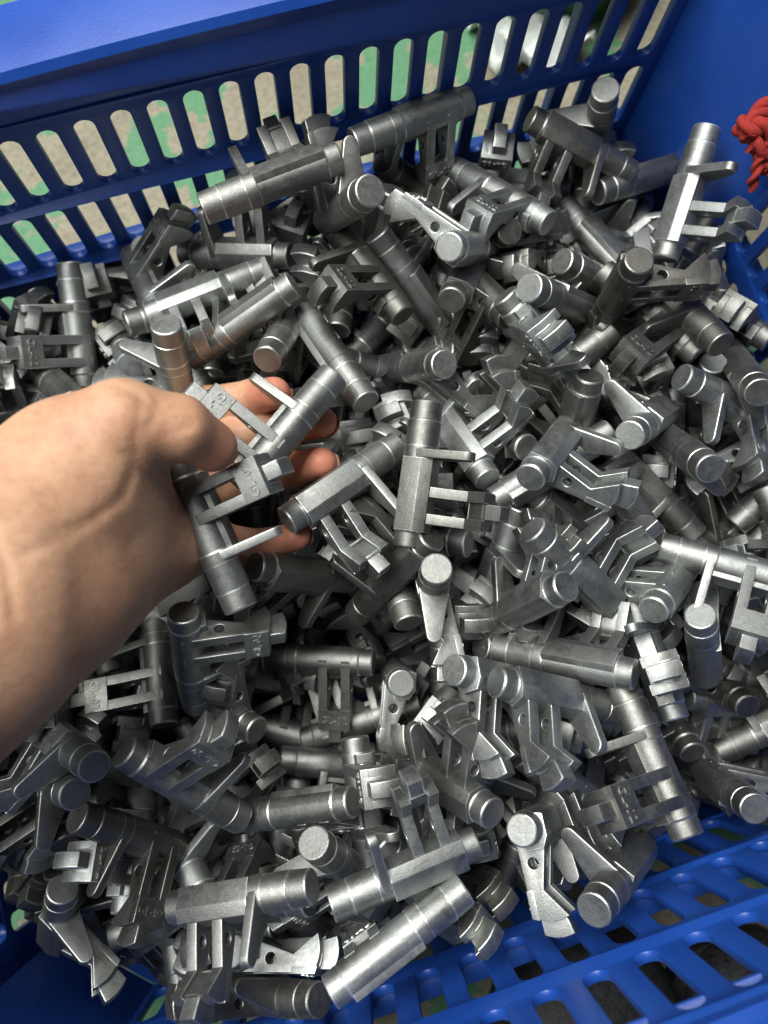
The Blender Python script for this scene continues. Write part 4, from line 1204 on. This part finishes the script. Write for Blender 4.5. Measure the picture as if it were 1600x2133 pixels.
    for _ in range(3):
        s = np.zeros_like(V); k = np.zeros(len(V))
        np.add.at(s, E[:, 0], V[E[:, 1]]); np.add.at(k, E[:, 0], 1)
        np.add.at(s, E[:, 1], V[E[:, 0]]); np.add.at(k, E[:, 1], 1)
        V = V * .5 + .5 * s / np.maximum(k, 1)[:, None]
    return V, F

HAND_BASE = Vector((-0.09, 0.06, 0.17))
HV, HFACES = build_hand(.00115)
hme = bpy.data.meshes.new("skin")
hme.from_pydata([tuple(v - np.array(HAND_BASE)) for v in HV], [], HFACES.tolist())
hme.update()
for p in hme.polygons: p.use_smooth = True
fl = hme.attributes.new("flush", 'FLOAT', 'POINT')
red = np.zeros(len(HV))
def near(c, r, a):
    global red
    q = np.linalg.norm(HV - np.array(c[:3]), axis=1)
    red = np.maximum(red, a * np.clip(1 - q / r, 0, 1) ** .8)
for f in HF.values():
    near(f[3], .022, .75); near(f[1], .014, .25)
near(HJ['tt'], .024, .55); near(HJ['ti'], .016, .15)
near(HJ['ml'], .022, .45); near(HJ['hy2'], .02, .3); near(HJ['th3'], .016, .35); near(HJ['hy1'], .022, .22)
fl.data.foreach_set("value", red.astype(np.float32))
hme.materials.append(M_SKIN)
hand = bpy.data.objects.new("hand", hme)
COL.objects.link(hand)
hand.location = HAND_BASE
tag(hand, "bare left hand, palm up, fingers under two castings and thumb pressing on one", "hand")
# nails on the far side of the fingertips
def nail(tip, prev, up_sign, wid):
    t = Vector(tip[:3]); d = (t - Vector(prev[:3])).normalized()
    side = d.cross(Vector((0, 0, 1))).normalized(); nrm = side.cross(d).normalized() * up_sign
    r = tip[3]; vs_, fs_ = [], []
    NU, NV = 7, 5
    for i in range(NU):
        a = (i / (NU - 1) - .5) * 1.7
        for j in range(NV):
            s = -.9 + 1.9 * j / (NV - 1)
            w_ = wid * (1 - .18 * (j == NV - 1) - .08 * (j == 0))
            rr = r + .0004 - .0016 * max(0, s - .3)
            P = t + d * (s * r * .75) + side * (math.sin(a * w_) * rr) + nrm * (math.cos(a * w_) * rr)
            vs_.append(tuple(P - HAND_BASE))
    for i in range(NU - 1):
        for j in range(NV - 1):
            fs_.append((i * NV + j, i * NV + j + 1, (i + 1) * NV + j + 1, (i + 1) * NV + j))
    link("nail", mesh_from("nail", vs_, fs_, 60), M_NAIL, hand)
for f in HF.values(): nail(f[3], f[2], -1, .95)

# ------------------------------------------------------------------ red rope tied to the right crate wall
def sweep(path, rad, seg=10, twist=0.0, strands=3, srad=.52, deg=70):
    """a laid rope: strands winding round the path."""
    P = [Vector(p) for p in path]
    # resample by Catmull-Rom
    Q = []
    for i in range(len(P) - 1):
        a, b, c, d = P[max(i - 1, 0)], P[i], P[i + 1], P[min(i + 2, len(P) - 1)]
        for k in range(14):
            t = k / 14
            Q.append(.5 * ((2 * b) + (c - a) * t + (2 * a - 5 * b + 4 * c - d) * t * t + (3 * b - a - 3 * c + d) * t ** 3))
    Q.append(P[-1])
    vs_, fs_ = [], []
    up = Vector((.3, .2, 1)).normalized(); L = 0.0
    frames = []
    for i, p in enumerate(Q):
        t = (Q[min(i + 1, len(Q) - 1)] - Q[max(i - 1, 0)]).normalized()
        u = (up - t * up.dot(t)).normalized(); up = u
        frames.append((p, u, t.cross(u)))
    for s in range(strands):
        base = len(vs_); L = 0
        for i, (p, u, v) in enumerate(frames):
            if i: L += (p - frames[i - 1][0]).length
            a = twist * L + 2 * math.pi * s / strands
            c = p + (u * math.cos(a) + v * math.sin(a)) * rad * (.5 if strands > 1 else 0)
            for k in range(seg):
                b = 2 * math.pi * k / seg
                r = rad * (srad if strands > 1 else 1) * (1 + .05 * math.sin(7 * b + 900 * L))
                vs_.append(tuple(c + (u * math.cos(b) + v * math.sin(b)) * r))
        n = len(frames)
        for i in range(n - 1):
            for k in range(seg):
                j = (k + 1) % seg
                fs_.append((base + i * seg + k, base + i * seg + j, base + (i + 1) * seg + j, base + (i + 1) * seg + k))
        fs_.append(tuple(base + k for k in range(seg - 1, -1, -1)))
        fs_.append(tuple(base + (n - 1) * seg + k for k in range(seg)))
    return vs_, fs_

ROPE = empty("rope", (0.2275, 0.155, 0.166))
ROPE.scale = (.86, .86, .86)
tag(ROPE, "knotted bright red rope tied to the right side of the crate", "rope")
def rope_part(name, pts, rad, tw=260, strands=2):
    v, f = sweep(pts, rad, 10, tw, strands, .62)
    link(name, mesh_from(name, v, f, 70), M_ROPE, ROPE)
k_ = 0.0075
knot = []
for i in range(25):
    t = 2 * math.pi * i / 24 * .97
    knot.append((k_ * (math.sin(t) + 1.75 * math.sin(2 * t)) * .62, k_ * (math.cos(t) - 1.75 * math.cos(2 * t)) * .62, -k_ * .8 * math.sin(3 * t)))
rope_part("knot", knot, .0044)
rope_part("knot", [(-.0125, -.002, .001), (-.007, .0075, .004), (.002, .0075, .0075), (.0085, -.001, .006), (.005, -.0095, .001), (-.004, -.0095, -.001), (-.0115, -.005, .001)], .0042)
rope_part("rope_end", [(-.003, -.006, .002), (-.0085, -.0125, -.004), (-.0095, -.016, -.010), (-.008, -.018, -.016)], .0026, 400)
rope_part("rope_end", [(.000, -.008, .000), (-.003, -.013, -.005), (-.0025, -.016, -.010)], .0026, 400)
rope_part("rope_end", [(.004, .004, .003), (.010, .010, .012), (.016, .015, .026), (.022, .018, .040), (.030, .020, .043), (.040, .02, .03)], .0044)

# ------------------------------------------------------------------ things on the ground outside the crate
def shoe(loc, rz, label):
    """a work shoe, toe towards +x."""
    t = empty("shoe", loc); t.rotation_euler.z = rz
    tag(t, label, "shoe")
    # stations: x, half width, height, lift
    st = [(-.14, .020, .060), (-.132, .030, .080), (-.10, .036, .098), (-.06, .037, .096), (-.02, .040, .080), (.03, .046, .066), (.075, .049, .056), (.11, .045, .049), (.135, .033, .040), (.147, .018, .030), (.150, .004, .022)]
    vs_, fs_ = [], []; n = 20
    for (x, hw, hh) in st:
        for i in range(n):
            a = 2 * math.pi * i / n
            cy, sz = math.cos(a), math.sin(a)
            y = hw * math.copysign(abs(cy) ** .8, cy)
            z = .014 + (hh - .014) * (.5 + .5 * math.copysign(abs(sz) ** .75, sz))
            vs_.append((x, y * (1 - .25 * max(0, sz)), z))
    for k in range(len(st) - 1):
        for i in range(n):
            j = (i + 1) % n
            fs_.append((k * n + i, k * n + j, (k + 1) * n + j, (k + 1) * n + i))
    fs_.append(tuple(range(n - 1, -1, -1))); fs_.append(tuple((len(st) - 1) * n + i for i in range(n)))
    link("upper", mesh_from("upper", vs_, fs_, 60), M_SHOE, t)
    out = [(x, hw + .004) for x, hw, _ in st] + [(x, -hw - .004) for x, hw, _ in reversed(st)]
    sm = poly_plate("sole", [out], .008, .002, 2, 40)
    for v in sm.vertices: v.co.z += .0085
    link("sole", sm, M_SOLE, t)
    for k in range(4):
        x = -.005 + .02 * k
        lv, lf = sweep([(x, -.022, .072 - k * .006), (x + .004, 0, .081 - k * .006), (x, .022, .072 - k * .006)], .0022, 8, 0, 1)
        link("lace", mesh_from("lace", lv, lf, 70), M_SOLE, t)
    return t
shoe((0.045, -0.305, GZ), math.radians(80), "black scuffed shoe on the floor, left one seen through the near wall slots")
shoe((0.135, -0.345, GZ), math.radians(84), "black scuffed shoe on the floor, right one seen through the near wall slots")

# dark green tub with a crumpled white film, beyond the far wall
tub = empty("plastic_tub", (0.275, 0.435, GZ))
tag(tub, "dark green plastic tub on the floor beyond the far crate wall", "tub")
tp = []
seg = 28
prof = [(.050, .002), (.058, .004), (.066, .050), (.070, .052), (.070, .056), (.064, .056), (.060, .050), (.052, .008), (.001, .008)]
vs_, fs_ = [], []
for (r, z) in prof:
    for i in range(seg):
        a = 2 * math.pi * i / seg; vs_.append((r * math.cos(a), r * math.sin(a), z))
for k in range(len(prof) - 1):
    for i in range(seg):
        j = (i + 1) % seg; fs_.append((k * seg + i, k * seg + j, (k + 1) * seg + j, (k + 1) * seg + i))
link("shell", mesh_from("shell", vs_, fs_, 40), M_GREEN, tub)
rnd = random.Random(5)
vs_, fs_ = [], []; n = 13
for i in range(n):
    for j in range(n):
        u, v = i / (n - 1) - .5, j / (n - 1) - .5
        vs_.append((u * .07, v * .055, .008 * math.sin(9 * u + 5 * v) + .006 * math.sin(17 * v - 7 * u) + rnd.uniform(-.003, .003)))
for i in range(n - 1):
    for j in range(n - 1): fs_.append((i * n + j, (i + 1) * n + j, (i + 1) * n + j + 1, i * n + j + 1))
film = link("plastic_film", mesh_from("plastic_film", vs_, fs_, 25), M_WHITE)
film.location = (0.245, 0.375, GZ + .016)
sol = film.modifiers.new("thickness", 'SOLIDIFY'); sol.thickness = .0006
tag(film, "crumpled shiny white plastic film beside the green tub", "film")
